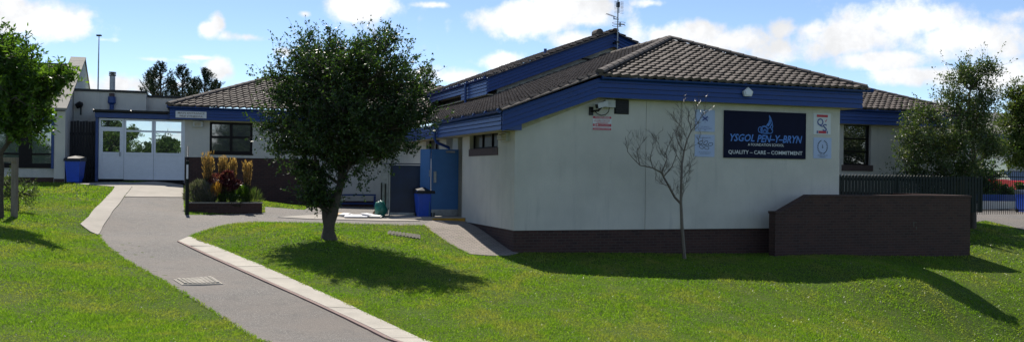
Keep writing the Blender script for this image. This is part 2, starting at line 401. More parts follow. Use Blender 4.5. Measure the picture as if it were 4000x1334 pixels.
so = line_px(sl_out, 3, 5.5); si = line_px(sl_in, 3, 5.5); a_left = line_px(asph_px, 4, 5.5)
lawn_top = poly_px([(745,922),(790,905),(860,884),(930,872),(1000,867),(1290,872),(1500,877),(1655,880)])
right_c = [W(-.75, 4.9), W(-.02, 4.9), W(-.02, 15.98), W(-2.7, 15.98)]
upper = poly_px([(1190,819),(1110,813),(1036,807),(1036,830),(880,836),(722,838),(716,768),(487,767),(428,848),(402,885)])
asphalt_poly = a_left[::-1] + [] 
asphalt_poly = [a_left[-1]] + [so[-1]] + so[:-1][::-1] + [] 
asphalt_poly = ([a_left[i] for i in range(len(a_left))] + so[::-1] + lawn_top + right_c + upper)
drape('path', asphalt_poly, .004, M['asphalt'], label='grey tarmac path sloping up to the school door and round the yard')
# concrete strips
lsl_l = [(450,728),(435,752),(347,848),(314,877),(384,919)]; lsl_r = [(402,885),(428,848),(487,766),(517,729)]
drape('pavement', poly_px(lsl_l + lsl_r), .028, M['conc'])
apron = [(270,713),(400,713),(520,714),(716,716),(716,771),(486,769),(517,731),(450,730),(300,719)]
drape('pavement', poly_px(apron), .022, M['conc'])
yard = [(1300,838),(1480,838),(1560,846),(1640,864),(1500,864),(1300,858),(1085,849)]
drape('pavement', poly_px(yard), .022, M['conc'])
# right hand slab strip: one row of slabs with open joints
def strip_pts(a, b, step):
    def cum(p): 
        d = [0]
        for i in range(1, len(p)): d.append(d[-1] + (Vector(p[i][:2]) - Vector(p[i-1][:2])).length)
        return np.array(d)
    ca_, cb_ = cum(a), cum(b); n_ = int(ca_[-1] / step); out = []
    for i in range(n_ + 1):
        f = i / n_
        pa = [np.interp(f*ca_[-1], ca_, [p[k] for p in a]) for k in (0,1)]; pb = [np.interp(f*cb_[-1], cb_, [p[k] for p in b]) for k in (0,1)]
        out.append((Vector((*pa, 0)), Vector((*pb, 0))))
    return out
sp_ = []
ys_o = np.array([p[1] for p in so])[::-1]; ys_i = np.array([p[1] for p in si])[::-1]
n_s = 22
for i in range(n_s + 1):
    yy = so[0][1] + (so[-1][1] - so[0][1]) * i / n_s
    xo = np.interp(yy, ys_o, np.array([p[0] for p in so])[::-1]); yi = yy + .10; xi = np.interp(yi, ys_i, np.array([p[0] for p in si])[::-1])
    sp_.append((Vector((xo, yy, 0)), Vector((xi, yi, 0))))
sp_[0] = (sp_[0][0], Vector((si[0][0], si[0][1], 0)))
kerb = drape('kerb_strip', [p[0] for p in sp_] + [p[1] for p in sp_][::-1], -.004 + .012, M['joint'], label='row of pale concrete slabs edging the path')
bmS = MB()
for i in range(len(sp_) - 1):
    a0, b0 = sp_[i]; a1, b1 = sp_[i+1]; e = (a1 - a0).normalized() * .005; 
    e1 = (b0 - a0).normalized() * .075
    q = [a0 + e + e1, b0 + e, b1 - e, a1 - e + e1]
    jz = random.uniform(.020, .026)
    qq = [Vector((p.x, p.y, g1(p.x, p.y) + jz + random.uniform(-.0015, .0015))) for p in q]
    m_ = [(qq[k] + qq[(k+1)%4]) / 2 for k in range(4)]
    bmS.add([p for p in qq] + [p - Vector((0,0,.05)) for p in qq], [(0,3,2,1),(0,1,5,4),(1,2,6,5),(2,3,7,6),(3,0,4,7)])
bmS.build('slab', M['slab'], kerb)
ed = MB()
for i in range(len(sp_) - 1):
    a0, b0 = sp_[i]; a1, b1 = sp_[i+1]; w0 = (b0 - a0).normalized(); w1 = (b1 - a1).normalized()
    q = [a0 - w0*.01, a0 + w0*.06, a1 + w1*.06, a1 - w1*.01]
    qq = [Vector((p.x, p.y, g1(p.x, p.y) + .026)) for p in q]
    ed.add(qq + [p - Vector((0,0,.06)) for p in qq], [(0,3,2,1),(0,1,5,4),(1,2,6,5),(2,3,7,6),(3,0,4,7)])
ed.build('edging', M['edging'], kerb)
blk_px = [(1655,880),(1686,905),(1747,947),(1835,993),(1975,1000)]
blk = poly_px(blk_px) + [W(.12, -.05), W(-.01, .02), W(-.02, 4.6), W(-.75, 4.9)]
drape('pavement', blk, .02, M['blocks'], label='sloping brick block paving beside the side wall')
# road and car park on the right
road = [W(15.6, 9.5), W(24, 4.8), W(34, 6), W(40, 20), W(22, 24), W(16.5, 14)]
drape('road', poly_px([(3800,868),(3850,862),(3930,880),(4010,900)]) + [Vector((30, 36, 0)), Vector((34, 60, 0)), Vector((12, 60, 0)), P(3660, 800, 46)], .02, M['asphalt'], cell=.8)

# manhole cover and drain
def quad_on_ground(cx, cy, ex, ey, lift, th, mb):
    q = [(-.5,-.5),(.5,-.5),(.5,.5),(-.5,.5)]
    c = Vector((cx, cy, 0)); ps = []
    for a, b in q:
        p = c + ex*a + ey*b; ps.append(Vector((p.x, p.y, g1(p.x, p.y) + lift)))
    mb.prism([p - UP*th for p in ps], UP*th)
mc = [onG(672,1092), onG(836,1084), onG(865,1110), onG(717,1115)]
mcc = sum(mc, Vector()) / 4; ex = ((mc[1]-mc[0]) + (mc[2]-mc[3])) / 2; ey = ((mc[3]-mc[0]) + (mc[2]-mc[1])) / -2; ey = ((mc[0]-mc[3]) + (mc[1]-mc[2]))/2
ex.z = ey.z = 0
cov = root('manhole_cover', (mcc.x, mcc.y, g1(mcc.x, mcc.y)), 'pale square manhole cover with raised pattern set in the tarmac path', 'manhole cover')
mb = MB(); quad_on_ground(mcc.x, mcc.y, ex, ey, .018, .03, mb); mb.build('frame', M['slab'], cov)
mb = MB(); exn, eyn = ex/1.0, ey/1.0
quad_on_ground(mcc.x, mcc.y, ex*.94, ey*.94, .026, .03, mb); mb.build('plate', M['conc'], cov)
mb = MB()
for i in range(8):
    for j in range(6):
        c = mcc + ex*((i+.5)/8-.5)*.9 + ey*((j+.5)/6-.5)*.9
        quad_on_ground(c.x, c.y, ex*.080, ey*.095, .048, .03, mb)
mb.build('raised_pattern', M['slab'], cov)
dc = onG(1578, 918); dr = root('drain_grating', (dc.x, dc.y, g1(dc.x, dc.y)), 'grey slatted drain grating let into the lawn by the block paving', 'drain')
mb = MB()
for k in range(9): quad_on_ground(dc.x - .36 + k*.09, dc.y, Vector((.045,.02,0)), Vector((-.06,.5,0)), .04, .03, mb)
mb.build('grating', M['joint'], dr)
mb = MB(); quad_on_ground(dc.x, dc.y, Vector((.85,.1,0)), Vector((-.06,.58,0)), .022, .03, mb); mb.build('frame', M['joint'], dr)

# ------------------------------------------------------------------ roofs, fascias
def tile_roof(name, p0, e, up, width, length, clips, parent, mat=None, cw=.265, ch=.285, seed=0, rev=False):
    """tiled slope: p0 lower corner, e along the eave, up the slope; clips = [(point, outward normal)]"""
    mat = mat or M['tile']; e = e.normalized(); up = up.normalized(); nrm = e.cross(up).normalized()
    if nrm.z < 0: nrm = -nrm
    rr = np.random.default_rng(seed)
    ncol = int(width / cw) + 1; nrow = int(length / ch) + 1; sub = 8
    us = np.arange(ncol * sub + 1) / sub * cw
    ff_ = (us/cw) % 1.0; ff_ = 1 - ff_ if rev else ff_; prof = (.066 if rev else .048) * np.where(ff_ < .75, ff_/.75, (1-ff_)/.25)
    V = []; T = []; rows = []
    for r in range(nrow):
        for (y, h) in ((r*ch, .05), ((r+1)*ch + .012, .002)):
            rows.append((y, h, r))
    rows.insert(0, (0, -.03, 0))
    tint_t = rr.random((nrow, ncol + 1))
    colid = np.minimum((us / cw + .5).astype(int), ncol)
    jit = rr.normal(0, .004, (nrow, ncol + 1))
    e_, u_, n_ = map(np.array, (e, up, nrm)); p_ = np.array(p0)
    for (y, h, r) in rows:
        hh = h + prof + jit[r][colid]
        V.append(p_ + us[:, None]*e_ + y*u_ + hh[:, None]*n_); T.append(tint_t[r][colid])
    V = np.concatenate(V); T = np.concatenate(T)
    m_ = len(us); nr = len(rows)
    bm = bmesh.new(); lay = bm.verts.layers.float.new('tint')
    bv = [bm.verts.new(v) for v in V]
    for v, t_ in zip(bv, T): v[lay] = float(t_)
    for i in range(nr-1):
        for k in range(m_-1): bm.faces.new((bv[i*m_+k], bv[i*m_+k+1], bv[(i+1)*m_+k+1], bv[(i+1)*m_+k]))
    cl = list(clips) + [(Vector(p0) + e*width, e), (Vector(p0) + up*length, up)]
    for co, no in cl:
        bmesh.ops.bisect_plane(bm, geom=bm.verts[:]+bm.edges[:]+bm.faces[:], plane_co=co, plane_no=no, clear_outer=True)
    bmesh.ops.transform(bm, matrix=wm(parent).inverted(), verts=bm.verts[:])
    me = bpy.data.meshes.new(name); bm.to_mesh(me); bm.free(); me.materials.append(mat)
    o = bpy.data.objects.new(name, me); COL.objects.link(o); o.parent = parent; return o
def ridge_caps(name, a, b, parent, rad=.13, step=.42, mat=None):
    a, b = Vector(a), Vector(b); L_ = (b-a).length; d = (b-a)/L_; k = max(1, int(L_/step)); mb = MB()
    side = d.cross(UP).normalized(); up2 = side.cross(d)
    for i in range(k):
        p = a + d*(L_*i/k); q = a + d*(L_*(i+1)/k)
        vs = []
        for base, rr_ in ((p, rad*1.06), (q + d*.02, rad*.94)):
            for j in range(7):
                an = PI*(j/6); vs.append(base + side*math.cos(an)*rr_ + up2*(math.sin(an)*rr_*.72 - .03))
        mb.add(vs, [(j, j+1, j+8, j+7) for j in range(6)] + [(0,1,2,3,4,5,6), (13,12,11,10,9,8,7)])
    return mb.build(name, mat or M['ridge'], parent)
def fascia(name, path, drop, out, parent, n=4, mat=None, th=.03):
    """lapped boards hung below the 3-D polyline path; out = unit vector to the outside"""
    mb = MB(); out = Vector(out)
    for b in range(n):
        z0 = -drop*b/n; z1 = -drop*(b+1)/n + (.016 if b < n-1 else 0); tb_ = th + b*.0015
        for i in range(len(path)-1):
            p, q = Vector(path[i]), Vector(path[i+1])
            vs = []
            for r_ in (p, q):
                vs += [r_ + UP*z0 + out*.004, r_ + UP*z1 + out*.028, r_ + UP*z1 - out*tb_, r_ + UP*z0 - out*tb_]
            mb.add(vs, [(0,1,5,4),(1,2,6,5),(2,3,7,6),(3,0,4,7),(0,3,2,1),(4,5,6,7)])
    for i in range(len(path)-1):
        p, q = Vector(path[i]), Vector(path[i+1]); vs = []
        for r_ in (p, q): vs += [r_ - UP*.01 - out*.018, r_ - UP*(drop-.01) - out*.018, r_ - UP*(drop-.01) - out*.026, r_ - UP*.01 - out*.026]
        mb.add(vs, [(0,1,5,4),(1,2,6,5),(2,3,7,6),(3,0,4,7),(0,3,2,1),(4,5,6,7)])
    return mb.build(name, mat or M['blue'], parent)
def gutter(name, a, b, parent, mat=None, rad=.06):
    a, b = Vector(a), Vector(b); d = (b-a).normalized(); side = d.cross(UP).normalized(); mb = MB(); vs = []
    for base in (a, b):
        for j in range(7):
            an = PI + PI*j/6; vs.append(base + side*math.cos(an)*rad + UP*(math.sin(an)*rad))
        for j in range(6, -1, -1):
            an = PI + PI*j/6; vs.append(base + side*math.cos(an)*rad*.86 + UP*(math.sin(an)*rad*.86))
    mb.add(vs, [(j,(j+1)%14,(j+1)%14+14,j+14) for j in range(14)] + [tuple(range(14)), tuple(range(27,13,-1))])
    k = int((b-a).length/1.0)
    for i in range(k+1):
        p = a + (b-a)*(i/max(k,1)); mb.tube([p - d*.02 - UP*.0, p + d*.02], rad*1.12, 8)
    return mb.build(name, mat or M['blue'], parent)

# ---- text and flat marks on the site's front walls
def text_geo(s, width, cx, cz, t, mb, height=None, shear=0, bold=.0, depth=.006, plane='front'):
    cu = bpy.data.curves.new('t', 'FONT'); cu.body = s; cu.size = 1; cu.align_x = 'CENTER'; cu.align_y = 'CENTER'; cu.offset = bold; cu.shear = shear; cu.extrude = 0; cu.resolution_u = 2
    ob = bpy.data.objects.new('t', cu); COL.objects.link(ob); dg = bpy.context.evaluated_depsgraph_get()
    me = bpy.data.meshes.new_from_object(ob.evaluated_get(dg)); vs = [v.co.copy() for v in me.vertices]; fs = [tuple(p.vertices) for p in me.polygons]
    bpy.data.objects.remove(ob); bpy.data.curves.remove(cu); bpy.data.meshes.remove(me)
    if not vs: return
    x0, x1 = min(v.x for v in vs), max(v.x for v in vs); y0, y1 = min(v.y for v in vs), max(v.y for v in vs)
    kx = width/(x1-x0); ky = kx if height is None else height/(y1-y0)
    mb.add([W(cx + (v.x-(x0+x1)/2)*kx, t - depth, cz + (v.y-(y0+y1)/2)*ky) for v in vs], fs)
def text_part(name, mat, parent, *a, **k):
    b_ = MB(); text_geo(a[0], a[1], a[2], a[3], a[4], b_, **k); return b_.build(name, mat, parent)
def stroke(mb, pl, w, t):                  # flat line drawn on a front-facing board: list of (s, z)
    for (a, b) in zip(pl[:-1], pl[1:]):
        d = Vector((b[0]-a[0], b[1]-a[1])); 
        if d.length < 1e-6: continue
        n_ = Vector((-d.y, d.x)).normalized()*w/2; e = d.normalized()*w*.3
        q = [(a[0]-e.x+n_.x, a[1]-e.y+n_.y), (a[0]-e.x-n_.x, a[1]-e.y-n_.y), (b[0]+e.x-n_.x, b[1]+e.y-n_.y), (b[0]+e.x+n_.x, b[1]+e.y+n_.y)]
        mb.prism([W(x, t, z) for x, z in q], -D2*.003)
def board(name, s0, s1, z0, z1, t, th, mat, label, cat='sign', group=None, rim=None):
    r = root(name, W((s0+s1)/2, t, z0), label, cat, group)
    MB().box(s0, s1, t-th, t, z0, z1).build('panel', mat, r)
    if rim:
        mb = MB(); w = .02
        for a, b, c, d in ((s0-w, s0, z0-w, z1+w), (s1, s1+w, z0-w, z1+w), (s0, s1, z0-w, z0), (s0, s1, z1, z1+w)): mb.box(a, b, t-th-.012, t, c, d)
        mb.build('rim', rim, r)
    return r

def window(parent, s0, s1, z0, z1, t, mat=None, glass=None, nv=2, nh=2, fw=.055, depth=.08, split=None, name='window'):
    mat = mat or M['frame']; glass = glass or M['glass']
    mb = MB(); f = fw
    mb.box(s0, s1, t, t+depth, z0, z0+f); mb.box(s0, s1, t, t+depth, z1-f, z1)
    mb.box(s0, s0+f, t, t+depth, z0+f, z1-f); mb.box(s1-f, s1, t, t+depth, z0+f, z1-f)
    for i in range(1, nv): 
        x = s0 + (s1-s0)*i/nv; mb.box(x-f*.6, x+f*.6, t+.002, t+depth, z0+f, z1-f)
    for j in (split if split else [k/nh for k in range(1, nh)]):
        z = z0 + (z1-z0)*j
        for i in range(nv):
            a = s0+f if i == 0 else s0+(s1-s0)*i/nv+f*.6; b = s1-f if i == nv-1 else s0+(s1-s0)*(i+1)/nv-f*.6
            mb.box(a, b, t+.004, t+depth, z-f*.5, z+f*.5)
    w = mb.build(name, mat, parent)
    MB().box(s0+f*.5, s1-f*.5, t+depth*.55, t+depth*.7, z0+f*.5, z1-f*.5).build('pane', glass, w)
    return w
def wall_front(mb, s0, s1, z0, z1, t, th, holes=()):
    """wall slab facing the viewer with rectangular openings (s0,s1,z0,z1)"""
    xs_ = sorted({s0, s1, *[h[0] for h in holes], *[h[1] for h in holes]}); 
    for a, b in zip(xs_[:-1], xs_[1:]):
        hs = sorted([(h[2], h[3]) for h in holes if h[0] <= a + 1e-6 and h[1] >= b - 1e-6]); z = z0
        for c, d in hs:
            if c > z: mb.box(a, b, t, t+th, z, c)
            z = d
        if z < z1: mb.box(a, b, t, t+th, z, z1)

K = .385
# ================================================================== main classroom block
mainb = root('school_building', W(0, 0, -2.05), 'white rendered school block with hipped brown roof, carrying the navy name board', 'building')
mb = MB()
WS = 10.07
mb.prism([W(0, 0, -1.44), W(3.75, 0, -1.44), W(3.75, 0, 2.07), W(1.35, 0, 2.07), W(0, 0, 1.58)], D2*.3); mb.box(3.765, 4.84, 0, .3, -1.44, 2.07); mb.box(4.84, WS, -.035, .3, -1.44, 2.07)
mb.box(3.75, 3.765, .02, .3, -1.44, 2.07)
pass
mb.box(WS-.3, WS, .302, 9, -1.44, 2.07)
# side wall with openings: window 1.37-4.0, doorway 4.75-5.25, recess 5.8-6.6, window 7.45-9.2
def side(a, b, z0, z1): mb.box(0, .3, a, b, z0, z1)
side(.302, 1.37, -1.44, 1.25); side(1.37, 4.0, -1.44, .52); side(4.0, 4.75, -1.44, 1.25)
side(5.25, 5.85, -1.44, 1.25); side(6.6, 7.45, -1.44, 1.25); side(7.45, 9.25, -1.44, .5); side(9.25, 16, -1.44, 1.25)
mb.box(.298, .6, 5.85, 6.6, -1.44, 1.25)
wl = mb.build('wall', M['wall'], mainb)
mb = MB(); mb.box(.001, WS-.001, .02, .29, -2.6, -1.44); mb.box(.02, .29, .29, 16, -2.6, -1.44); mb.box(WS-.29, WS-.02, .29, 9, -2.6, -1.44)
mb.build('brick_plinth', M['brick'], mainb)
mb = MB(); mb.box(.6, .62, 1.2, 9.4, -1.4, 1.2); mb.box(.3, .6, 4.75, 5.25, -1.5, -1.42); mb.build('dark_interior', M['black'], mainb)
MB().box(-.02, .05, 1.34, 4.03, .515, .72).build('window_sill', M['sillbrick'], mainb); MB().box(-.02, .05, 7.42, 9.28, .50, .70).build('window_sill', M['sillbrick'], mainb)
# side windows
def side_window(t0, t1, z0, z1, n):
    mb = MB(); f = .05; x0, x1 = .12, .19
    mb.box(x0, x1, t0, t1, z0, z0+f); mb.box(x0, x1, t0, t1, z1-f, z1)
    for i in range(n+1):
        c = t0 + (t1-t0)*i/n; a = max(t0, c-f*.6); b = min(t1, c+f*.6); mb.box(x0-.002, x1, a, b, z0+f, z1-f)
    w = mb.build('window', M['frame'], mainb)
    MB().box(.15, .17, t0+.02, t1-.02, z0+.02, z1-.02).build('pane', M['glass'], w)
side_window(1.37, 4.0, .72, 1.25, 3); side_window(7.45, 9.25, .70, 1.25, 2)
# roof
apex = (6.7, 4.1, 4.377)
eL = 1.62 - .04*K
lp0 = W(-.52, -.42, 1.60); lup = (D1 + UP*K).normalized(); fup = (D2 + UP*.39).normalized(); rup = (-D1 + UP*.445).normalized()
hipn1 = (D1 - D2).normalized()   # vertical plane through left hip: keep left/back side
kk = W(2.18, -.42, 0); ap = W(*apex)
hd = (ap - kk); hd.z = 0; hn = Vector((hd.y, -hd.x, 0)).normalized()       # points to the right/front of the left hip
kr = W(10.65, -.42, 0); hd2 = ap - kr; hd2.z = 0; hn2 = Vector((-hd2.y, hd2.x, 0)).normalized()
if hn2.dot(ap + D1*3 - kr) > 0: pass
hn2r = hn2 if hn2.dot(W(12, 4, 0) - ap) > 0 else -hn2                     # points to the right
if hn.dot(W(8, 0, 0) - kk) < 0: hn = -hn
roofL = tile_roof('roof', lp0, D2, lup, 16.6, 7.75, [(kk, hn), (ap, D1)], mainb, seed=1, rev=True)
roofF = tile_roof('roof', W(2.0, -.46, 2.585), D1, fup, 8.75, 5.2, [(kk, -hn), (kr, hn2r)], mainb, seed=2)
roofR = tile_roof('roof', W(10.70, -.44, 2.585), D2, rup, 9.5, 4.5, [(kr, -hn2r), (ap, -D1)], mainb, seed=3)
ridge_caps('ridge_tiles', W(2.16, -.44, 2.70), W(apex[0], apex[1], apex[2]+.09), mainb)
ridge_caps('ridge_tiles', W(10.68, -.44, 2.66), W(apex[0], apex[1], apex[2]+.09), mainb)
ridge_caps('ridge_tiles', W(apex[0], apex[1]+.1, apex[2]+.08), W(apex[0], 9.2, apex[2]+.08), mainb)
# verge tiles along the barge edge
ridge_caps('verge_tiles', W(-.52, -.40, 1.62), W(2.2, -.40, 1.62+2.72*K-.02), mainb, rad=.075, step=.34)
# fascias
TF = -.33
fp = [W(-.46, TF, 1.59), W(2.18, TF, 2.535), W(10.62, TF, 2.535)]
fascia('fascia', fp, .50, -D2, mainb, 4)
mb = MB(); mb.prism([W(-.46, TF, 1.12), W(.06, TF, 1.12), W(.06, TF, 1.285), W(-.46, TF, 1.10)], D2*.05); mb.build('fascia_end', M['blue'], mainb)
fascia('fascia', [W(-.46, TF+.06, 1.56), W(-.46, 6.0, 1.56), W(-.46, 16, 1.56)], .44, -D1, mainb, 4)
fascia('fascia', [W(10.62, TF+.06, 2.535), W(10.62, 9, 2.535)], .5, D1, mainb, 4)
mb = MB(); mb.box(-.43, 0, TF+.05, 16, 1.115, 1.14); mb.box(0, .3, .0, 16, 1.25, 1.27)
mb.box(2.2, 10.6, TF+.04, -.001, 2.035, 2.06); mb.box(WS, 10.6, 0, 9, 2.035, 2.06)
mb.prism([W(-.02, TF+.05, 1.25), W(2.2, TF+.05, 2.035), W(2.2, TF+.05, 2.06), W(-.02, TF+.05, 1.28)], D2*.32)
mb.prism([W(0, -.003, 1.1), W(0, -.003, 1.72), W(2.3, -.003, 2.52), W(2.3, -.003, 2.0)], D2*.28)
mb.build('soffit', M['soffit'], mainb)
gutter('gutter', W(2.25, TF-.07, 2.56), W(10.9, TF-.07, 2.56), mainb)
gutter('gutter', W(-.54, -.30, 1.60), W(-.54, 6.0, 1.58), mainb)
mb = MB(); mb.tube([W(-.54, 6.0, 1.56), W(-.54, 6.02, 1.10), W(-.50, 6.0, .98), W(-.08, 6.0, .82), W(-.07, 6.0, .70), W(-.07, 6.0, -1.4)], .045, 8); mb.build('downpipe', M['blue'], mainb)
# closed ceiling so the sky does not shine through
MB().box(.05, WS-.05, .05, 15.9, 1.28, 1.32).build('ceiling', M['soffit'], mainb)
# louvred vent
v = MB(); v.box(2.80, 3.23, -.012, 0, 1.64, 2.03); vt = v.build('air_vent', M['black'], mainb)
mb = MB()
for i in range(7): mb.obox(W(2.83, -.02, 1.67+i*.05), D1*.37, Vector((0,0,0))-D2*.015+UP*.0, UP*.03)
mb.build('louvres', M['rubber'], vt)
# side door leaf, opened square to the wall
mb = MB(); mb.box(-.86, -.01, 5.12, 5.165, -1.30, .74); dl = mb.build('door', M['dblue'], mainb)
MB().box(-.86, -.01, 5.112, 5.12, -1.30, -1.10).build('kick_plate', M['grey'], dl)
MB().box(-.80, -.72, 5.09, 5.12, -.28, .06).build('handle_plate', M['grey'], dl)
MB().box(-.42, -.14, 5.06, 5.12, .64, .69).build('door_closer', M['grey'], dl)
mb = MB(); mb.obox(W(-.88, 5.18, -1.30), -D1*.03, D2*.55 - D1*.16, UP*2.04); d2 = mb.build('door', M['dblue'], mainb); d2['label'] = 'second door leaf seen nearly edge on'
MB().tube([W(-.93, 5.12, -.1), W(-.93, 5.12, .1)], .012, 6).build('handle', M['grey'], d2)
mb = MB(); mb.tube([W(-.86, 5.08, -1.38), W(-.86, 5.08, -1.2)], .018, 6); mb.tube([W(-.78, 5.08, -1.38), W(-.78, 5.08, -1.2)], .018, 6); mb.build('door_bolt', M['rubber'], dl)

# ramp at the side door
rp = root('door_ramp', W(-.6, 4.9, -1.55), 'low concrete ramp with a yellow painted edge below the open blue side door', 'ramp')
zt = -1.315
mb = MB(); a = [W(-.0,4.35,0), W(-.0,6.4,0), W(-1.0,6.4,0), W(-1.0,4.45,0)]
vs = [Vector((p.x,p.y,zt)) for p in a] + [W(-2.1, 6.2, g1(*W(-2.1,6.2).xy)+.03), W(-2.0, 4.9, g1(*W(-2.0,4.9).xy)+.03)]
lo = [p - UP*.5 for p in vs]
mb.add(vs + lo, [(0,3,2,1),(3,5,4,2),(0,6,9,3),(3,9,11,5),(5,11,10,4)]); mb.build('ramp_top', M['conc'], rp)
mb = MB(); mb.prism([W(-.02,4.345,zt-.02), W(-1.0,4.445,zt-.02), W(-1.0,4.445,zt-.16), W(-.02,4.345,zt-.20)], -D2*.012)
mb.build('ramp_edge', M['yellow'], rp)

# ================================================================== tall hall block behind
hall = root('school_building', W(7.08, 9.3, -1.5), 'taller gabled hall of the school rising behind the front block, blue boarded gable', 'building')
hz, hs_, ha = 3.45, 2.16, (7.08, 5.34)
hp0 = W(hs_-.05, 8.9, hz); hup = (D1 + UP*K).normalized(); hup2 = (-D1 + UP*K).normalized(); HL = (7.08-hs_+.05)/hup.dot(D1)
tile_roof('roof', hp0, D2, hup, 9.0, HL, [], hall, seed=4, rev=True)
tile_roof('roof', W(12.05, 8.9, hz), D2, hup2, 9.0, HL, [], hall, seed=5)
ridge_caps('ridge_tiles', W(7.08, 8.85, 5.40), W(7.08, 18, 5.40), hall)
ridge_caps('verge_tiles', W(hs_-.05, 8.94, hz-.01), W(7.08, 8.94, 5.34), hall, rad=.08, step=.34)
ridge_caps('verge_tiles', W(12.05, 8.94, hz-.01), W(7.08, 8.94, 5.34), hall, rad=.08, step=.34)
fascia('fascia', [W(hs_, 9.0, hz+.03), W(7.08, 9.0, hz+.03+4.92*K), W(12.0, 9.0, hz+.03)], .58, -D2, hall, 5)
fascia('fascia', [W(hs_, 9.06, hz-.04), W(hs_, 12.3, hz-.04)], .58, -D1, hall, 5)
fascia('fascia', [W(hs_, 12.3, hz-.04), W(hs_, 17.8, hz-.04)], .34, -D1, hall, 3)
gutter('gutter', W(hs_-.07, 9.1, hz-.02), W(hs_-.07, 17.9, hz-.03), hall)
mb = MB(); mb.prism([W(2.6, 9.25, 1.4), W(2.6, 9.25, hz+.05), W(7.08, 9.25, 5.15), W(11.56, 9.25, hz+.05), W(11.56, 9.25, 1.4)], D2*.3)
mb.box(2.6, 2.9, 9.55, 17.8, 1.4, hz+.1); mb.box(11.26, 11.56, 9.55, 17.8, 1.4, hz+.1); mb.build('wall', M['cream'], hall)
mb = MB(); mb.box(hs_+.03, 2.6, 9.0, 17.8, hz-.64, hz-.61); mb.box(2.9, 11.2, 17.5, 17.8, 1.4, 3.3); mb.build('soffit', M['soffit'], hall)
window(hall, 2.7, 2.72, 2.2, 2.75, 12, nv=1, nh=1)
MB().box(2.56, 2.6, 12.6, 17.4, 2.35, 3.1).build('window', M['glass'], hall)
mb = MB(); mb.tube([W(hs_-.09, 11.45, hz-.05), W(hs_-.09, 11.45, hz-.75), W(hs_+.1, 11.4, hz-.9)], .05, 8); mb.build('downpipe', M['blue'], hall)
mb = MB(); mb.tube([W(4.5, 9.4, 4.2), W(4.5, 9.4, 4.62)], .055, 10); mb.build('vent_pipe', M['blue'], hall)
mb = MB(); q = W(6.55, 9.3, 5.30); mb.tube([q - D2*.22, q + D2*.22], .15, 10); mb.build('ridge_vent', M['ridge'], hall)
MB().box(5.9, 7.4, 9.2, 9.25, 4.28, 4.33).build('trim_strip', M['frame'], hall)

# aerial mast on the gable
mx, mt = 7.10, 8.72
ae = root('tv_aerial', W(mx, mt, 4.45), 'tall thin aerial mast with three antennas fixed to the blue gable', 'aerial')
mb = MB(); mb.tube([W(mx, mt, 4.45), W(mx, mt, 7.6)], .024, 8); mb.build('mast', M['grey'], ae)
mb = MB()
for z in (4.60, 4.9): MB().box(mx-.07, mx+.07, mt-.03, 9.0, z, z+.06).build('bracket', M['rubber'], ae)
mb = MB()                                   # ring aerial
for dz in (-.05, .05):
    ring = [W(mx+.04+.24*math.cos(a_), mt+.24*math.sin(a_), 5.59+dz) for a_ in np.linspace(.3, 2*PI-.3+.3, 22)]
    mb.tube(ring, .008, 5)
mb.tube([W(mx, mt, 5.59), W(mx+.28, mt, 5.6)], .015, 6); mb.box(mx+.07, mx+.12, mt-.03, mt+.03, 5.52, 5.66)
mb.build('ring_antenna', M['grey'], ae)
mb = MB(); mb.tube([W(mx+.02, mt, 5.82), W(mx-.52, mt-.1, 5.93)], .011, 6)
for i in range(8):
    c = W(mx-.14-i*.05, mt-.02-i*.01, 5.85+i*.0102); mb.tube([c - D2*.13, c + D2*.13], .005, 4)
mb.box(mx-.17, mx+.03, mt-.03, mt+.03, 5.76, 5.79); mb.box(mx-.17, mx-.15, mt-.03, mt+.03, 5.76, 5.86)
mb.build('yagi_antenna', M['grey'], ae)
mb = MB()
for i in range(9):
    z = 5.98 + i*.052; mb.tube([W(mx-.20, mt-.12, z), W(mx-.05, mt-.12, z)], .006, 4); mb.tube([W(mx+.04, mt-.12, z), W(mx+.17, mt-.12, z)], .006, 4)
for x in (-.18, -.13, .08, .14): mb.tube([W(mx+x, mt-.12, 6.15), W(mx+x, mt-.12, 6.42)], .005, 4)
mb.tube([W(mx-.02, mt-.14, 5.98), W(mx-.02, mt-.14, 6.4)], .012, 5); mb.box(mx-.08, mx, mt-.17, mt-.03, 6.2, 6.38)
mb.build('panel_antenna', M['rubber'], ae)

# ================================================================== right wing
rw = root('school_building', W(15, 6, -1.6), 'right hand wing of the school with a low tiled roof behind the dark picket fence', 'building')
mb = MB(); wall_front(mb, 9.8, 20.0, -1.9, 2.2, 6, .3, [(15.1, 16.35, .5, 2.06)]); mb.box(19.7, 20, 6.3, 14, -1.9, 2.2); mb.build('wall', M['wall'], rw)
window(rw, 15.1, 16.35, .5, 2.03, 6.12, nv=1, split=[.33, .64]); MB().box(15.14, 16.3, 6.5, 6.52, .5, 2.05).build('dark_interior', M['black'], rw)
MB().box(15.02, 16.43, 5.96, 6.1, .28, .5).build('window_sill', M['sillbrick'], rw)
MB().box(14.9, 15.1, 6.11, 6.16, .5, 2.03).build('window_reveal', M['frame'], rw)
bz = 2.56
kB = W(20.4, 5.55, 0); hb = Vector(( *( -D1 + D2).xy, 0)).normalized(); hbn = Vector((hb.y, -hb.x, 0)); hbn = hbn if hbn.dot(D1) > 0 else -hbn
tile_roof('roof', W(9.9, 5.5, bz), D1, (D2+UP*K).normalized(), 10.6, 5.0, [(kB, hbn)], rw, seed=6)
tile_roof('roof', W(20.45, 5.5, bz), D2, (-D1+UP*K).normalized(), 9, 5.0, [(kB, -hbn)], rw, seed=7)
ridge_caps('ridge_tiles', W(20.4, 5.55, bz+.08), W(15.8, 10.15, bz+.08+4.6*K), rw)
fascia('fascia', [W(9.9, 5.62, bz-.06), W(20.3, 5.62, bz-.06)], .50, -D2, rw, 4)
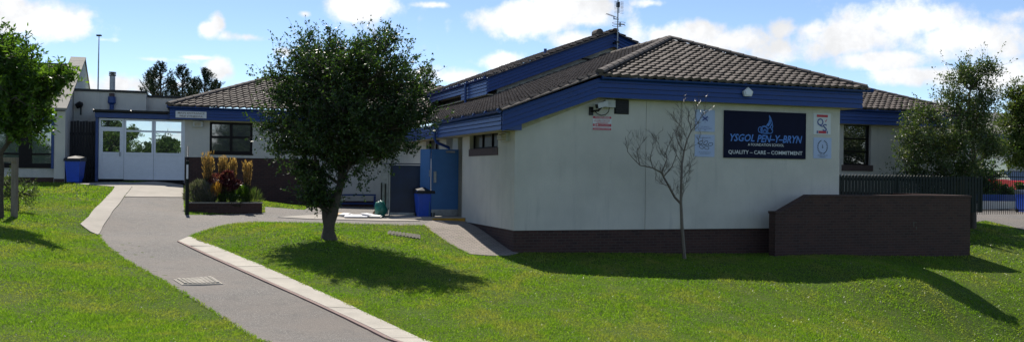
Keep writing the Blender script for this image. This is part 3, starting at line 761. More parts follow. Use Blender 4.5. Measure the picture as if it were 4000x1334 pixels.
fascia('fascia', [W(20.3, 5.65, bz-.06), W(20.3, 14, bz-.06)], .50, D1, rw, 4)
gutter('gutter', W(9.9, 5.54, bz-.03), W(20.4, 5.54, bz-.03), rw)
mb = MB(); mb.box(9.9, 20.28, 5.66, 14, 1.99, 2.02); mb.build('soffit', M['soffit'], rw)

# ================================================================== entrance wing (t = 16)
ew = root('school_building', W(-5, 16, -.5), 'white entrance wing with a tiled roof and tall dark brick base behind the flower bed', 'building')
mb = MB(); wall_front(mb, -7.95, .6, .52, 2.2, 16, .3, [(-7.03, -5.40, .69, 1.92)])
wall_front(mb, -2.75, .6, -1.18, .52, 16, .3); mb.build('wall', M['wall'], ew)
mb = MB(); mb.box(-7.95, -2.75, 16.02, 16.3, -2.0, .52); mb.box(-2.75, .6, 16.03, 16.3, -2.0, -1.18); mb.build('brick_plinth', M['brick'], ew)
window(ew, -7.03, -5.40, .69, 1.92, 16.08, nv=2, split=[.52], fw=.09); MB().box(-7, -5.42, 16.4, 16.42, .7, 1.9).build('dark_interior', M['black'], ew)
MB().box(-7.06, -5.37, 15.98, 16.1, .63, .69).build('window_sill', M['frame'], ew)
cz = 2.47; kC = W(-8.55, 15.55, 0); hc = (D1 + D2).normalized(); hcn = Vector((hc.y, -hc.x, 0)); hcn = hcn if hcn.dot(-D1) > 0 else -hcn
tile_roof('roof', W(-8.6, 15.5, cz), D1, (D2+UP*K).normalized(), 12.0, 4.35, [(kC, hcn)], ew, seed=8)
tile_roof('roof', W(-8.6, 15.5, cz), D2, (D1+UP*K).normalized(), 6, 4.35, [(kC, -hcn)], ew, seed=9)
ridge_caps('ridge_tiles', W(-8.58, 15.52, cz+.08), W(-4.5, 19.6, cz+.07+4.08*K), ew)
ridge_caps('ridge_tiles', W(-4.5, 19.6, cz+.07+4.08*K), W(3, 19.6, cz+.07+4.08*K), ew)
fascia('fascia', [W(-8.5, 15.62, cz-.07), W(.6, 15.62, cz-.07)], .44, -D2, ew, 4)
fascia('fascia', [W(-8.5, 15.66, cz-.07), W(-8.5, 18.5, cz-.07)], .44, -D1, ew, 4)
gutter('gutter', W(-8.6, 15.54, cz-.03), W(.6, 15.54, cz-.03), ew)
MB().box(-8.48, .6, 15.66, 19, 1.96, 1.99).build('soffit', M['soffit'], ew)

# entrance porch with flat roof, glazed white screen
pb = root('entrance_porch', W(-9.5, 16, -.4), 'white glazed entrance porch with a flat roof and blue trim', 'porch')
MB().box(-11.16, -7.955, 15.86, 17.9, 1.96, 2.20).build('roof_edge', M['blue'], pb)
MB().box(-11.22, -8.5, 15.80, 17.95, 2.20, 2.26).build('roof', M['rubber'], pb)
gutter('gutter', W(-11.2, 15.78, 2.2), W(-8.6, 15.78, 2.2), pb, mat=M['rubber'], rad=.05)
MB().box(-11.14, -11.04, 15.95, 16.1, -.45, 1.96).build('post', M['blue'], pb)
def upvc(name, s0, s1, z0, z1, mid, trans, kick, door=False):
    """white framed bay: kick panel, pane, transom pane"""
    r_ = MB(); f = .07; t = 16.0
    r_.box(s0, s1, t, t+.07, z0, z0+f); r_.box(s0, s1, t, t+.07, z1-f, z1); r_.box(s0, s0+f, t, t+.07, z0+f, z1-f); r_.box(s1-f, s1, t, t+.07, z0+f, z1-f)
    r_.box(s0+f, s1-f, t, t+.07, mid-f*.6, mid+f*.6); r_.box(s0+f, s1-f, t, t+.07, trans-f*.5, trans+f*.5)
    if door:
        r_.box(s0+f, s0+f+.07, t-.012, t+.05, z0+f, trans-f*.5); r_.box(s1-f-.07, s1-f, t-.012, t+.05, z0+f, trans-f*.5)
        r_.box(s0+f+.07, s1-f-.07, t-.012, t+.05, trans-f*.5-.09, trans-f*.5)
    o = r_.build(name, M['white'], pb)
    MB().box(s0+f, s1-f, t+.02, t+.05, z0+f, mid-f*.6).build('lower_panel', M['white'], o)
    MB().box(s0+f, s1-f, t+.03, t+.045, mid+f*.6, trans-f*.5).build('pane', M['entglass'], o)
    MB().box(s0+f, s1-f, t+.03, t+.045, trans+f*.5, z1-f).build('transom_pane', M['entglass'], o)
    return o
dd = upvc('door', -11.03, -10.15, -.36, 1.94, .62, 1.58, 0, True)
MB().box(-10.30, -10.26, 15.93, 15.97, .50, .66).build('handle', M['grey'], dd)
upvc('window', -10.14, -9.09, -.38, 1.94, .62, 1.48, 0); upvc('window', -9.08, -8.02, -.38, 1.94, .62, 1.48, 0)
MB().box(-11.05, -7.96, 16.0, 16.2, -.62, -.385).build('step', M['black'], pb)
MB().box(-8.019, -7.952, 16.0, 16.1, -.5, 1.96).build('post', M['white'], pb)
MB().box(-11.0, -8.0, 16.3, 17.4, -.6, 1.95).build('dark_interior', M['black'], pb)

# rendered parapet block behind the porch with the boiler flue
fb = root('school_building', W(-10, 17.5, -.4), 'plain white rendered flat roofed block with a parapet behind the entrance porch', 'building')
mb = MB(); mb.box(-12.06, -9.42, 17.5, 22, -.6, 3.05); mb.box(-9.42, -7.0, 17.9, 22, -.6, 2.92); mb.build('wall', M['wall'], fb)
mb = MB(); mb.box(-12.06, -9.38, 17.45, 22.05, 3.05, 3.14); mb.box(-9.38, -6.95, 17.85, 22.05, 2.92, 3.01); mb.build('coping', M['rubber'], fb)
fl = root('boiler_flue', W(-10.68, 17.6, 2.2), 'short steel flue with a ribbed cap on the parapet of the entrance block', 'flue')
mb = MB(); mb.tube([W(-10.68, 17.62, 3.0), W(-10.68, 17.62, 3.74)], .105, 12); mb.build('flue_pipe', M['grey'], fl, smooth=False)
mb = MB(); [mb.tube([W(-10.68, 17.62, z), W(-10.68, 17.62, z+.035)], .135, 12) for z in (3.70, 3.76, 3.82)]; mb.build('flue_cap', M['rubber'], fl)
mb = MB(); mb.tube([W(-10.68, 17.40, 2.25), W(-10.68, 17.40, 2.55), W(-10.68, 17.40, 2.62), W(-10.68, 17.40, 2.86)], [.085, .085, .15, .14], 12); mb.build('lower_section', M['blue'], fl)
mb = MB(); mb.tube([W(-10.68, 17.40, 2.86), W(-10.68, 17.40, 3.0)], .10, 12); mb.build('collar', M['sillbrick'], fl)
ms = root('antenna_mast', W(-11.2, 17.6, 3.1), 'very thin tall mast with a small head standing on the flat parapet roof', 'mast')
mb = MB(); top = P(387, 142, 37.0); bt = P(383, 347, 37.0); mb.tube([bt - UP*.3, (bt+top)/2, top], [.03, .026, .018], 6); mb.build('pole', M['grey'], ms)
mb = MB(); mb.box(-.05, .05, 0, .1, 0, .1); mb.v = [top + Vector((x*.09, y*.05, z*.06)) for z in (0,1) for y in (-1,1) for x in (-1,1)]; mb.f = [(0,2,3,1),(4,5,7,6),(0,1,5,4),(2,6,7,3),(0,4,6,2),(1,3,7,5)]; mb.build('head', M['rubber'], ms)
wlmp = root('wall_lamp', W(-11.95, 17.4, 2.4), 'small dark lamp on a bracket high on the white parapet wall', 'lamp')
mb = MB(); mb.tube([W(-11.9, 17.5, 2.45), W(-11.8, 17.3, 2.48)], .02, 6); mb.box(-11.81, -11.75, 17.27, 17.3, 2.1, 2.5); mb.build('bracket', M['rubber'], wlmp)
mb = MB(); mb.tube([W(-11.95, 17.25, 2.42), W(-11.78, 17.25, 2.52), W(-11.70, 17.25, 2.54)], [.10, .13, .05], 10); mb.build('head', M['rubber'], wlmp)

# left building with party wall
lb = root('school_building', W(-13.5, 15.4, -.5), 'left hand school building with pantiled roof and raised sloping party wall', 'building')
mb = MB(); mb.prism([W(-12.44, 15, -.9), W(-12.44, 15, 2.10), W(-12.44, 21.8, 2.10+6.8*.377), W(-12.44, 25, 3.5), W(-12.44, 25, -.9)], D1*.36)
wall_front(mb, -19, -12.44, -.32, 1.95, 15.35, .3, [(-16.5, -12.50, .10, 1.75)]); mb.build('wall', M['wall'], lb)
MB().box(-19, -12.445, 15.37, 15.6, -1.0, -.32).build('brick_plinth', M['brick'], lb)
MB().box(-12.43, -12.09, 14.985, 24.9, -1.0, -.36).build('brick_plinth', M['brick'], lb)
mb = MB(); sl = .377
mb.prism([W(-12.62, 14.85, 2.13), W(-12.62, 21.85, 2.13+7*sl), W(-12.62, 21.85, 2.21+7*sl), W(-12.62, 14.85, 2.21)], D1*.60)
mb.prism([W(-12.40, 21.85, 2.13+7*sl), W(-12.40, 25, 3.2), W(-12.40, 25, 3.3), W(-12.40, 21.86, 2.21+7*sl)], D1*.36); mb.build('coping', M['coping'], lb)
cop_ = bpy.data.objects['coping.001'] if 'coping.001' in bpy.data.objects else None
cop_ = [c for c in COL.objects if c.parent == lb and c.name.startswith('coping')][0]
for i in range(1, 9): 
    tt = 14.85 + i*.8; mb = MB(); mb.prism([W(-12.622, tt, 2.135+(tt-14.85)*sl), W(-12.622, tt+.02, 2.135+(tt-14.83)*sl), W(-12.622, tt+.02, 2.216+(tt-14.83)*sl), W(-12.622, tt, 2.216+(tt-14.85)*sl)], D1*.604); mb.build('mortar_joint', M['slab'], cop_)
tile_roof('roof', W(-20, 14.95, 1.92), D1, (D2+UP*sl).normalized(), 7.4, 6.9, [], lb, seed=12)
MB().box(-20, -12.6, 21.3, 21.5, 4.2, 4.48).build('ridge_tiles', M['ridge'], lb)
mb = MB(); mb.box(-20, -12.45, 15.0, 15.05, 1.72, 1.95); mb.build('fascia', M['blue'], lb)
MB().box(-12.53, -12.448, 14.98, 15.3, .0, 1.95).build('downpipe', M['blue'], lb)
for a, b in ((-13.29, -12.52), (-14.35, -13.58), (-15.4, -14.6)):
    window(lb, a, b, .12, 1.75, 15.42, nv=1, split=[.25], glass=M['greenglass'], fw=.07)
mb = MB()
for a, b in ((-13.58, -13.29), (-14.6, -14.35), (-16.5, -15.4)): mb.box(a, b, 15.42, 15.55, .12, 1.75)
mb.box(-16.5, -12.5, 15.30, 15.5, .02, .12); mb.build('mullion', M['frame'], lb)
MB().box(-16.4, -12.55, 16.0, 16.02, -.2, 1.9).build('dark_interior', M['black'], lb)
# dark timber gate between the party wall and the porch
gt = root('timber_gate', W(-11.6, 16.4, -.5), 'tall dark boarded timber gate between the white pier and the porch', 'gate')
mb = MB()
for i in range(9):
    a = -12.06 + i*.102; mb.box(a+.006, a+.096, 16.5+(i%2)*.02, 16.54+(i%2)*.02, -.45, 1.82 + (i%3)*.012)
mb.build('boards', M['darktimber'], gt)
[MB().box(-12.07, -11.15, 16.57, 16.62, z, z+.1).build('rail', M['darktimber'], gt) for z in (0, 1.3)]

# ================================================================== signs
sn = board('school_name_board', 6.17, 8.84, .555, 1.83, -.036, .03, M['signnavy'], 'large navy name board of the school in blue and white lettering on the white wall', rim=M['signnavy'])
tS = -.066
text_part('blue_lettering', M['signblue'], sn, 'YSGOL', .80, 6.74, 1.10, tS, height=.21, shear=.28, bold=.022)
text_part('blue_lettering', M['signblue'], sn, 'PEN\u2013Y\u2013BRYN', 1.52, 7.98, 1.09, tS, height=.21, shear=.28, bold=.022); pass
mb = MB(); text_part('white_lettering', M['signwhite'], sn, 'A FOUNDATION SCHOOL', 1.20, 7.52, .915, tS, height=.075, bold=.01); text_part('white_lettering', M['signwhite'], sn, 'QUALITY \u2013 CARE \u2013 COMMITMENT', 2.46, 7.52, .69, tS, height=.125, bold=.012); pass
mb = MB(); cx_, cz_ = 7.50, 1.32      # emblem: winged figure over a wheel of loops
def ell(cx, cz, rx, rz, n=12, ph=0): return [(cx+rx*math.cos(2*PI*i/n+ph), cz+rz*math.sin(2*PI*i/n+ph)) for i in range(n+1)]
stroke(mb, ell(cx_-.04, cz_+.02, .11, .10), .045, tS); stroke(mb, ell(cx_-.17, cz_+.02, .07, .08), .022, tS); stroke(mb, ell(cx_+.15, cz_+.0, .09, .08), .022, tS)
stroke(mb, ell(cx_-.02, cz_-.03, .05, .05), .04, tS); stroke(mb, [(cx_-.14, cz_-.07), (cx_, cz_-.09), (cx_+.12, cz_-.07)], .025, tS)
stroke(mb, [(cx_+.02, cz_+.13), (cx_+.10, cz_+.22), (cx_+.14, cz_+.33), (cx_+.12, cz_+.43), (cx_+.17, cz_+.36), (cx_+.21, cz_+.25), (cx_+.24, cz_+.12), (cx_+.20, cz_+.02)], .024, tS)
stroke(mb, [(cx_+.08, cz_+.14), (cx_+.15, cz_+.22), (cx_+.16, cz_+.32)], .05, tS); stroke(mb, [(cx_+.20, cz_+.18), (cx_+.14, cz_+.08)], .03, tS)
mb.build('emblem', M['signblue'], sn)

p1 = board('wall_plaque', 5.24, 5.86, 1.24, 1.84, -.036, .012, M['paleblue'], 'pale plaque with a blue four armed star emblem, upper left of the name board', group='plaques beside the name board')
t1 = -.05; mb = MB(); c = (5.55, 1.60)
for a_ in (40, 140, 220, 320):
    q = (c[0]+.10*math.cos(R(a_)), c[1]+.085*math.sin(R(a_))); stroke(mb, [c, q], .035, t1)
for a_ in (90, 270, 8, 172): stroke(mb, [(c[0]+.04*math.cos(R(a_)), c[1]+.04*math.sin(R(a_))), (c[0]+.13*math.cos(R(a_)), c[1]+.12*math.sin(R(a_)))], .008, t1)
mb.build('star_emblem', M['inkblue'], p1)
mb = MB(); text_part('small_print_line', M['inkblue'], p1, 'THE QUALITY', .28, 5.54, 1.375, t1, height=.025); text_part('small_print_line', M['inkblue'], p1, 'Improvement Mark', .42, 5.55, 1.325, t1, height=.035); text_part('small_print_line', M['inkblue'], p1, '1999', .07, 5.55, 1.28, t1); pass
p2 = board('wall_plaque', 5.24, 5.86, .545, 1.155, -.036, .012, M['paleblue'], 'pale plaque with five outlined leaves, lower left of the name board', group='plaques beside the name board')
mb = MB()
for (x, z, an) in ((-.13,.07,.5), (.03,.07,.6), (.18,.03,.2), (-.11,-.05,-.4), (.06,-.07,-.2)):
    pl = []
    for i in range(11):
        a_ = 2*PI*i/10; u_, v_ = .075*math.cos(a_), .042*math.sin(a_); pl.append((5.55+x+u_*math.cos(an)-v_*math.sin(an), .865+z+u_*math.sin(an)+v_*math.cos(an)))
    stroke(mb, pl, .013, t1)
stroke(mb, [(5.31,.93),(5.38,.90),(5.55,.87),(5.66,.86)], .011, t1); mb.build('leaf_emblem', M['ink'], p2)
mb = MB(); text_part('small_print_line', M['ink'], p2, 'Investors in', .34, 5.56, 1.075, t1, height=.03); text_part('small_print_line', M['ink'], p2, 'A commitment', .38, 5.55, .675, t1, height=.025); text_part('small_print_line', M['ink'], p2, 'to the future', .3, 5.55, .635, t1, height=.025); pass
p3 = board('wall_plaque', 9.14, 9.74, 1.26, 1.87, -.036, .012, M['signwhite'], 'white plaque with large letters QS between red bands, upper right of the name board', group='plaques beside the name board')
MB().prism([W(9.25, t1, 1.76), W(9.63, t1, 1.76), W(9.63, t1, 1.83), W(9.25, t1, 1.83)], -D2*.003).build('red_band', M['signred'], p3); MB().prism([W(9.31, t1, 1.29), W(9.58, t1, 1.29), W(9.58, t1, 1.365), W(9.31, t1, 1.365)], -D2*.003).build('red_band', M['signred'], p3); mb = MB()
stroke(mb, [(9.55,1.66),(9.56,1.63),(9.60,1.70)], .015, t1); mb.build('red_tick', M['signred'], p3)
text_part('letter', M['inkblue'], p3, 'Q', .22, 9.37, 1.60, t1, height=.25, bold=.01); text_part('letter', M['inkblue'], p3, 'S', .15, 9.53, 1.46, t1, height=.21, bold=.01); mb = MB()
mb.prism([W(9.25, t1, 1.29), W(9.29, t1, 1.29), W(9.29, t1, 1.365), W(9.25, t1, 1.365)], -D2*.003); mb.prism([W(9.60, t1, 1.29), W(9.635, t1, 1.29), W(9.635, t1, 1.365), W(9.60, t1, 1.365)], -D2*.003); mb.build('blue_block', M['inkblue'], p3)
p4 = board('wall_plaque', 9.15, 9.77, .565, 1.165, -.036, .012, M['paleblue'], 'pale plaque with a laurel wreath, lower right of the name board', group='plaques beside the name board')
mb = MB(); mbL = MB()
for i in range(22):
    a_ = R(-70 + 320*i/21)
    if abs(((math.degrees(a_)+360) % 360) - 90) < 14: continue
    x, z = 9.46+.165*math.cos(a_), .90+.19*math.sin(a_); stroke(mbL if x < 9.46 else mb, [(x-.016, z-.012), (x+.016, z+.014)], .02, t1)
mb.build('wreath_branch', M['ink'], p4); mbL.build('wreath_branch', M['ink'], p4); mb = MB(); stroke(mb, [(9.46,.96),(9.46,.87)], .014, t1); stroke(mb, [(9.435,.89),(9.46,.87),(9.485,.89)], .012, t1); stroke(mb, [(9.40,.70),(9.46,.72),(9.52,.70)], .012, t1); mb.build('arrow', M['ink'], p4)
mb = MB(); text_part('small_print_line', M['ink'], p4, 'INVESTOR IN', .34, 9.46, .655, t1, height=.03); text_part('small_print_line', M['ink'], p4, 'PEOPLE', .2, 9.46, .608, t1, height=.03); pass

p5 = board('warning_sign', 2.17, 2.72, 1.19, 1.565, -.001, .012, M['signwhite'], 'small red and white warning sign for closed circuit television below the camera')
t5 = -.014
for z0, z1 in ((1.505, 1.56), (1.295, 1.365), (1.20, 1.255)): MB().prism([W(2.18, t5, z0), W(2.71, t5, z0), W(2.71, t5, z1), W(2.18, t5, z1)], -D2*.002).build('red_band', M['signred'], p5)
text_part('red_print', M['signred'], p5, 'CLOSED CIRCUIT', .46, 2.445, 1.44, t5, height=.038, bold=.015, depth=.001); text_part('red_print', M['signred'], p5, 'TELEVISION', .34, 2.445, 1.39, t5, height=.038, bold=.015, depth=.001)
text_part('red_print', M['signred'], p5, 'THESE PREMISES', .44, 2.445, 1.485, t5, height=.016, depth=.001); text_part('red_print', M['signred'], p5, 'IN CONSTANT OPERATION', .42, 2.445, 1.275, t5, height=.016, depth=.001); pass
mb = MB(); text_part('white_print', M['signwhite'], p5, 'WARNING', .42, 2.445, 1.533, t5, height=.04, bold=.02); text_part('white_print', M['signwhite'], p5, '24', .13, 2.27, 1.33, t5, height=.05, bold=.02); text_part('white_print', M['signwhite'], p5, 'HOUR VIDEO', .30, 2.52, 1.345, t5, height=.018); text_part('white_print', M['signwhite'], p5, 'RECORDING', .30, 2.52, 1.315, t5, height=.018); text_part('white_print', M['signwhite'], p5, 'BAYLINE 01492 535440', .46, 2.445, 1.228, t5, height=.026, bold=.01); pass

p6 = board('entrance_sign', -8.30, -7.17, 2.02, 2.275, 15.585, .02, M['signwhite'], 'white bilingual main entrance sign on the blue fascia beside the porch')
mb = MB(); text_part('lettering', M['gold'], p6, 'MAIN ENTRANCE', .98, -7.73, 2.205, 15.56, height=.075, bold=.008); text_part('lettering', M['gold'], p6, 'PRIF FYNEDFA', .84, -7.73, 2.085, 15.56, height=.075, bold=.008); pass

# ================================================================== wall fixtures
cc = root('security_camera', W(2.4, 0, 1.7), 'white security camera on a black bracket with a grey junction box and hanging cable', 'camera')
c0 = W(2.14, -.34, 1.80); c1 = W(2.46, -.26, 1.88)
ax = (c1-c0).normalized(); sd = ax.cross(UP).normalized(); u2 = sd.cross(ax)
mb = MB(); mb.obox(c0 - sd*.055 - u2*.06, (c1-c0), sd*.11, u2*.12); mb.obox(c0 - ax*.08 - sd*.065 + u2*.062, (c1-c0)*1.15, sd*.13, u2*.012); mb.build('housing', M['pgrey'], cc)
mb = MB(); mb.obox(c0 - ax*.012 - sd*.05 - u2*.055, ax*.012, sd*.10, u2*.11); mb.build('lens', M['rubber'], cc)
mb = MB(); mb.box(2.06, 2.17, -.05, 0, 1.58, 1.80); mb.tube([W(2.12, -.03, 1.68), W(2.2, -.25, 1.70), W(2.28, -.30, 1.77)], .025, 8); mb.build('bracket', M['rubber'], cc)
mb = MB(); mb.box(2.48, 2.77, -.14, 0, 1.80, 2.0); mb.build('junction_box', M['pgrey'], cc)
mb = MB(); ca_p = [W(2.62, -.08, 1.80), W(2.60, -.08, 1.69), W(2.50, -.08, 1.60), W(2.38, -.08, 1.585), W(2.28, -.07, 1.62), W(2.18, -.05, 1.72)]; mb.tube(ca_p, .012, 6)
mb.tube([W(2.17, -.05, 1.68), W(2.3, -.1, 1.69), W(2.37, -.15, 1.78)], .012, 6); mb.build('cable', M['rubber'], cc)
al = root('alarm_box', W(6.67, -.35, 2.22), 'white five sided alarm box on the blue fascia above the name board', 'alarm box')
mb = MB(); pg = [(6.52, 2.36), (6.67, 2.48), (6.83, 2.36), (6.78, 2.23), (6.56, 2.23)]; mb.prism([W(x, -.37, z) for x, z in pg], -D2*.07); mb.build('housing', M['signwhite'], al)
mb = MB(); mb.prism([W(6.67+(x-6.67)*.7, -.44, 2.35+(z-2.35)*.7) for x, z in pg], -D2*.02); mb.build('cover', M['white'], al)
bl = root('bulkhead_lamp', W(0, .62, .95), 'boxy bulkhead lamp under the eave beside the high side window', 'lamp')
MB().box(-.09, 0, .42, .86, .86, 1.10).build('backplate', M['pgrey'], bl); mb = MB(); mb.prism([W(-.09, .46, .89), W(-.20, .50, .91), W(-.20, .50, 1.02), W(-.09, .46, 1.07)], D2*.36); mb.build('lens', M['lamp'], bl)
fl2 = root('floodlight', W(-7.4, 15.95, 1.7), 'small square floodlight with an amber lens under the entrance sign', 'lamp')
MB().box(-7.66, -7.30, 15.84, 16.0, 1.70, 1.92).build('housing', M['pgrey'], fl2); MB().box(-7.60, -7.36, 15.825, 15.84, 1.74, 1.88).build('lens', M['lamp'], fl2)

# ================================================================== screen wall on the right of the front
sw = root('brick_wall', W(11, -.9, -2.3), 'dark brown brick screen wall with a raked top in front of the side ramp', 'wall')
mb = MB(); mb.prism([W(7.28, -.9, -3.2), W(14.13, -.9, -3.2), W(14.13, -.9, -.53), W(8.45, -.9, -.53), W(7.49, -.9, -.99), W(7.28, -.9, -.99)], D2*.3)
mb.box(13.83, 14.13, -.6, 4.6, -3.2, -.53); wlb = mb.build('brickwork', M['brick'], sw)
mb = MB(); mb.prism([W(7.26, -.92, -.99), W(7.50, -.92, -.99), W(8.46, -.92, -.53), W(14.15, -.92, -.53), W(14.15, -.92, -.465), W(8.43, -.92, -.465), W(7.49, -.92, -.925), W(7.26, -.92, -.925)], D2*.34)
mb.box(13.81, 14.15, -.58, 4.62, -.53, -.465); mb.build('coping', M['brick'], sw)
MB().box(10.1, 13.8, -.55, 3, -2.6, -1.0).build('landing', M['conc'], sw)
mb = MB()
for (x, z, w, h) in ((12.0, -1.38, .03, .14), (12.03, -1.27, .09, .03), (12.10, -1.46, .03, .09), (8.3, -1.22, .02, .03), (12.6,-.86,.5,.005), (11.6,-1.17,.4,.005)):
    mb.box(x, x+w, -.905, -.89, z, z+h)
mb.build('white_scuff', M['joint'], sw)
# picket fence
pf = root('picket_fence', W(12.5, 2, -1), 'dark green picket fence with rounded tops behind the brick screen wall', 'fence')
mb = MB(); x = 10.12
while x < 17.6:
    w = .10; pl = [(x, -1.1), (x+w, -1.1), (x+w, .06), (x+w*.85, .10), (x+w*.5, .125), (x+w*.15, .10), (x, .06)]
    mb.prism([W(a, 2.0, z) for a, z in pl], D2*.02); x += .13
mb.build('pickets', M['fencegreen'], pf)
MB().box(10.1, 17.6, 2.02, 2.06, -.06, .02).build('rail', M['fencegreen'], pf); MB().box(10.1, 17.6, 2.02, 2.06, -.80, -.70).build('rail', M['fencegreen'], pf)
for x in (11.75, 14.0, 16.2): MB().box(x, x+.09, 2.061, 2.15, -2.3, .05).build('post', M['fencegreen'], pf)
# railing fence further right
rf = root('railing_fence', P(3860, 800, 34), 'tall black bow topped railing fence across the right edge', 'fence', rz=0)
mb = MB(); zb = g1(P(3750,840,33).x, 33)
a0 = P(3610, 690, 33.0); b0 = P(4060, 690, 35.0); dv = (b0-a0); dv.z = 0; nr_ = int(dv.length/.105)
for i in range(nr_+1):
    p = a0 + dv*(i/nr_); p.z = 0; h = .28; mb.tube([p + UP*(-1.25), p + UP*h, p+UP*(h+.07)], [.011, .011, .004], 5)
mb.build('bars', M['fencegreen'], rf)
mb = MB(); 
for z in (.12, -1.1): mb.tube([Vector((a0.x, a0.y, z)), Vector((b0.x, b0.y, z))], .018, 5)
mb.build('rail', M['fencegreen'], rf)
for f_ in (0.0, .27, .31, 1.0):
    p = a0 + dv*f_; mb = MB(); mb.tube([Vector((p.x, p.y, g1(p.x, p.y)-.2)), Vector((p.x, p.y, .32))], .045, 6); mb.build('post', M['fencegreen'], rf)
gp = root('gate_post', P(3748, 850, 30.2), 'dark green gate post and narrow railing panel at the end of the brick wall', 'gate post', rz=0)
mb = MB(); q = P(3748, 850, 30.2); q.z = g1(q.x, q.y) - .1
for dx in (-.08, .06, .14): mb.obox(q + Vector((dx, 0, 0)), Vector((.05,0,0)), Vector((0,.05,0)), UP*(-.0 - q.z + .02 + (.1 if dx > .1 else 0)))
mb.build('post', M['fencegreen'], gp)
mb = MB(); mb.obox(q + Vector((-.08, .01, .3)), Vector((.25,0,0)), Vector((0,.03,0)), UP*1.2); mb.build('mesh_panel', M['fencegreen'], gp)

# handrail fence by the flower bed, seen end on
fe = onG(730, 838); fdir = Vector((fe.x, fe.y, 0)).normalized()
hf = root('handrail_fence', fe, 'dark green handrail fence beside the flower bed, seen end on, with a shiny top', 'fence', rz=0)
mb = MB(); far = fe + fdir*7.2
def zp(p, h): return Vector((p.x, p.y, g1(p.x, p.y) + h))
p0_ = fe
for i in range(5):
    p = fe + fdir*(7.2*i/4); pm = MB(); pm.tube([zp(p, -.1), zp(p, 1.52)], .05 if i == 0 else .035, 10); pm.build('post', M['fencegreen'], hf)
ptop = [zp(fe + fdir*(7.2*i/8), 1.50) for i in range(9)]
mb = MB(); mb.tube([p - UP*.0 for p in ptop], .03, 8); mb.tube([p - UP*.55 for p in ptop], .02, 6); mb.tube([p - UP*1.3 for p in ptop], .02, 6); mb.build('rail', M['fencegreen'], hf)
mb = MB()
for i in range(60):
    p = fe + fdir*(.1 + 7.0*i/60); mb.tube([zp(p, .2), zp(p, 1.5)], .009, 4)
mb.build('bars', M['fencegreen'], hf)
mb = MB(); mb.sphere(zp(fe, 1.60), .055, 10); mb.tube([zp(fe, 1.53), zp(fe, 1.60)], .03, 8); mb.build('finial', M['rubber'], hf)
mb = MB(); mb.tube([zp(fe - fdir*.06, 1.02), zp(fe - fdir*.06, 1.42)], .028, 8); mb.build('reflector', M['white'], hf)

# ================================================================== flower bed
pb0, pb1 = P(737, 826, 27.6), P(1024, 824, 28.3)
bd = (pb1-pb0); bd.z = 0; bl_ = bd.length; bx = bd.normalized(); by = Vector((-bx.y, bx.x, 0))
zb0 = min(g1(pb0.x, pb0.y), g1(pb1.x, pb1.y)); ztp = zb0 + .30
fbd = root('flower_bed', (pb0+pb1)/2, 'raised flower bed edged in dark brick in front of the entrance wing', 'flower bed', rz=math.atan2(bx.y, bx.x))
mb = MB(); o_ = Vector((pb0.x, pb0.y, zb0-.3)); H_ = ztp - o_.z
mb.obox(o_, bx*bl_, by*.11, UP*H_); mb.obox(o_+by*1.3, bx*bl_, by*.11, UP*H_); mb.obox(o_+by*.11, bx*.11, by*1.19, UP*H_); mb.obox(o_+by*.11+bx*(bl_-.11), bx*.11, by*1.19, UP*H_); mb.build('edging', M['brick'], fbd)
mb = MB(); mb.obox(o_+by*.11+bx*.11, bx*(bl_-.22), by*1.19, UP*(H_-.05)); mb.build('soil', M['earth'], fbd)
mb = MB(); mb.obox(o_-by*.01-bx*.01+UP*H_, bx*(bl_+.02), by*.13, UP*.03); mb.build('coping', M['conc'], fbd)

# ================================================================== vegetation
def unit(a): return a / np.maximum(np.linalg.norm(a, axis=-1, keepdims=True), 1e-9)
def leaf_arrays(Pn, Dn, L, Wd, rg, fold=.25, upb=.0):
    n_ = len(Pn); Dn = unit(Dn); rnd = rg.normal(size=(n_, 3)); rnd[:, 2] += upb
    S = unit(np.cross(Dn, rnd)); N = np.cross(Dn, S)
    L = np.broadcast_to(L, (n_,))[:, None] * rg.uniform(.7, 1.25, (n_, 1)); Wd = np.broadcast_to(Wd, (n_,))[:, None] * rg.uniform(.75, 1.2, (n_, 1))
    V = np.stack([Pn, Pn + Dn*L*.5 + S*Wd*.5 + N*Wd*fold, Pn + Dn*L, Pn + Dn*L*.5 - S*Wd*.5 + N*Wd*fold], 1)
    b = np.arange(n_)[:, None] * 4; Fc = np.concatenate([b+0, b+1, b+2, b+0, b+2, b+3], 1).ravel()
    return V.reshape(-1, 3), Fc
def leaves_obj(name, Pn, Dn, L, Wd, mat, parent, rg, tint=None, **kw):
    V, Fc = leaf_arrays(Pn, Dn, L, Wd, rg, **kw)
    t_ = rg.random(len(Pn)) if tint is None else tint
    return npmesh(name, V, Fc, 3, mat, parent, attr=np.repeat(t_, 4))
def rdir(rg, n_=None): v_ = rg.normal(size=(3,) if n_ is None else (n_, 3)); return unit(v_)
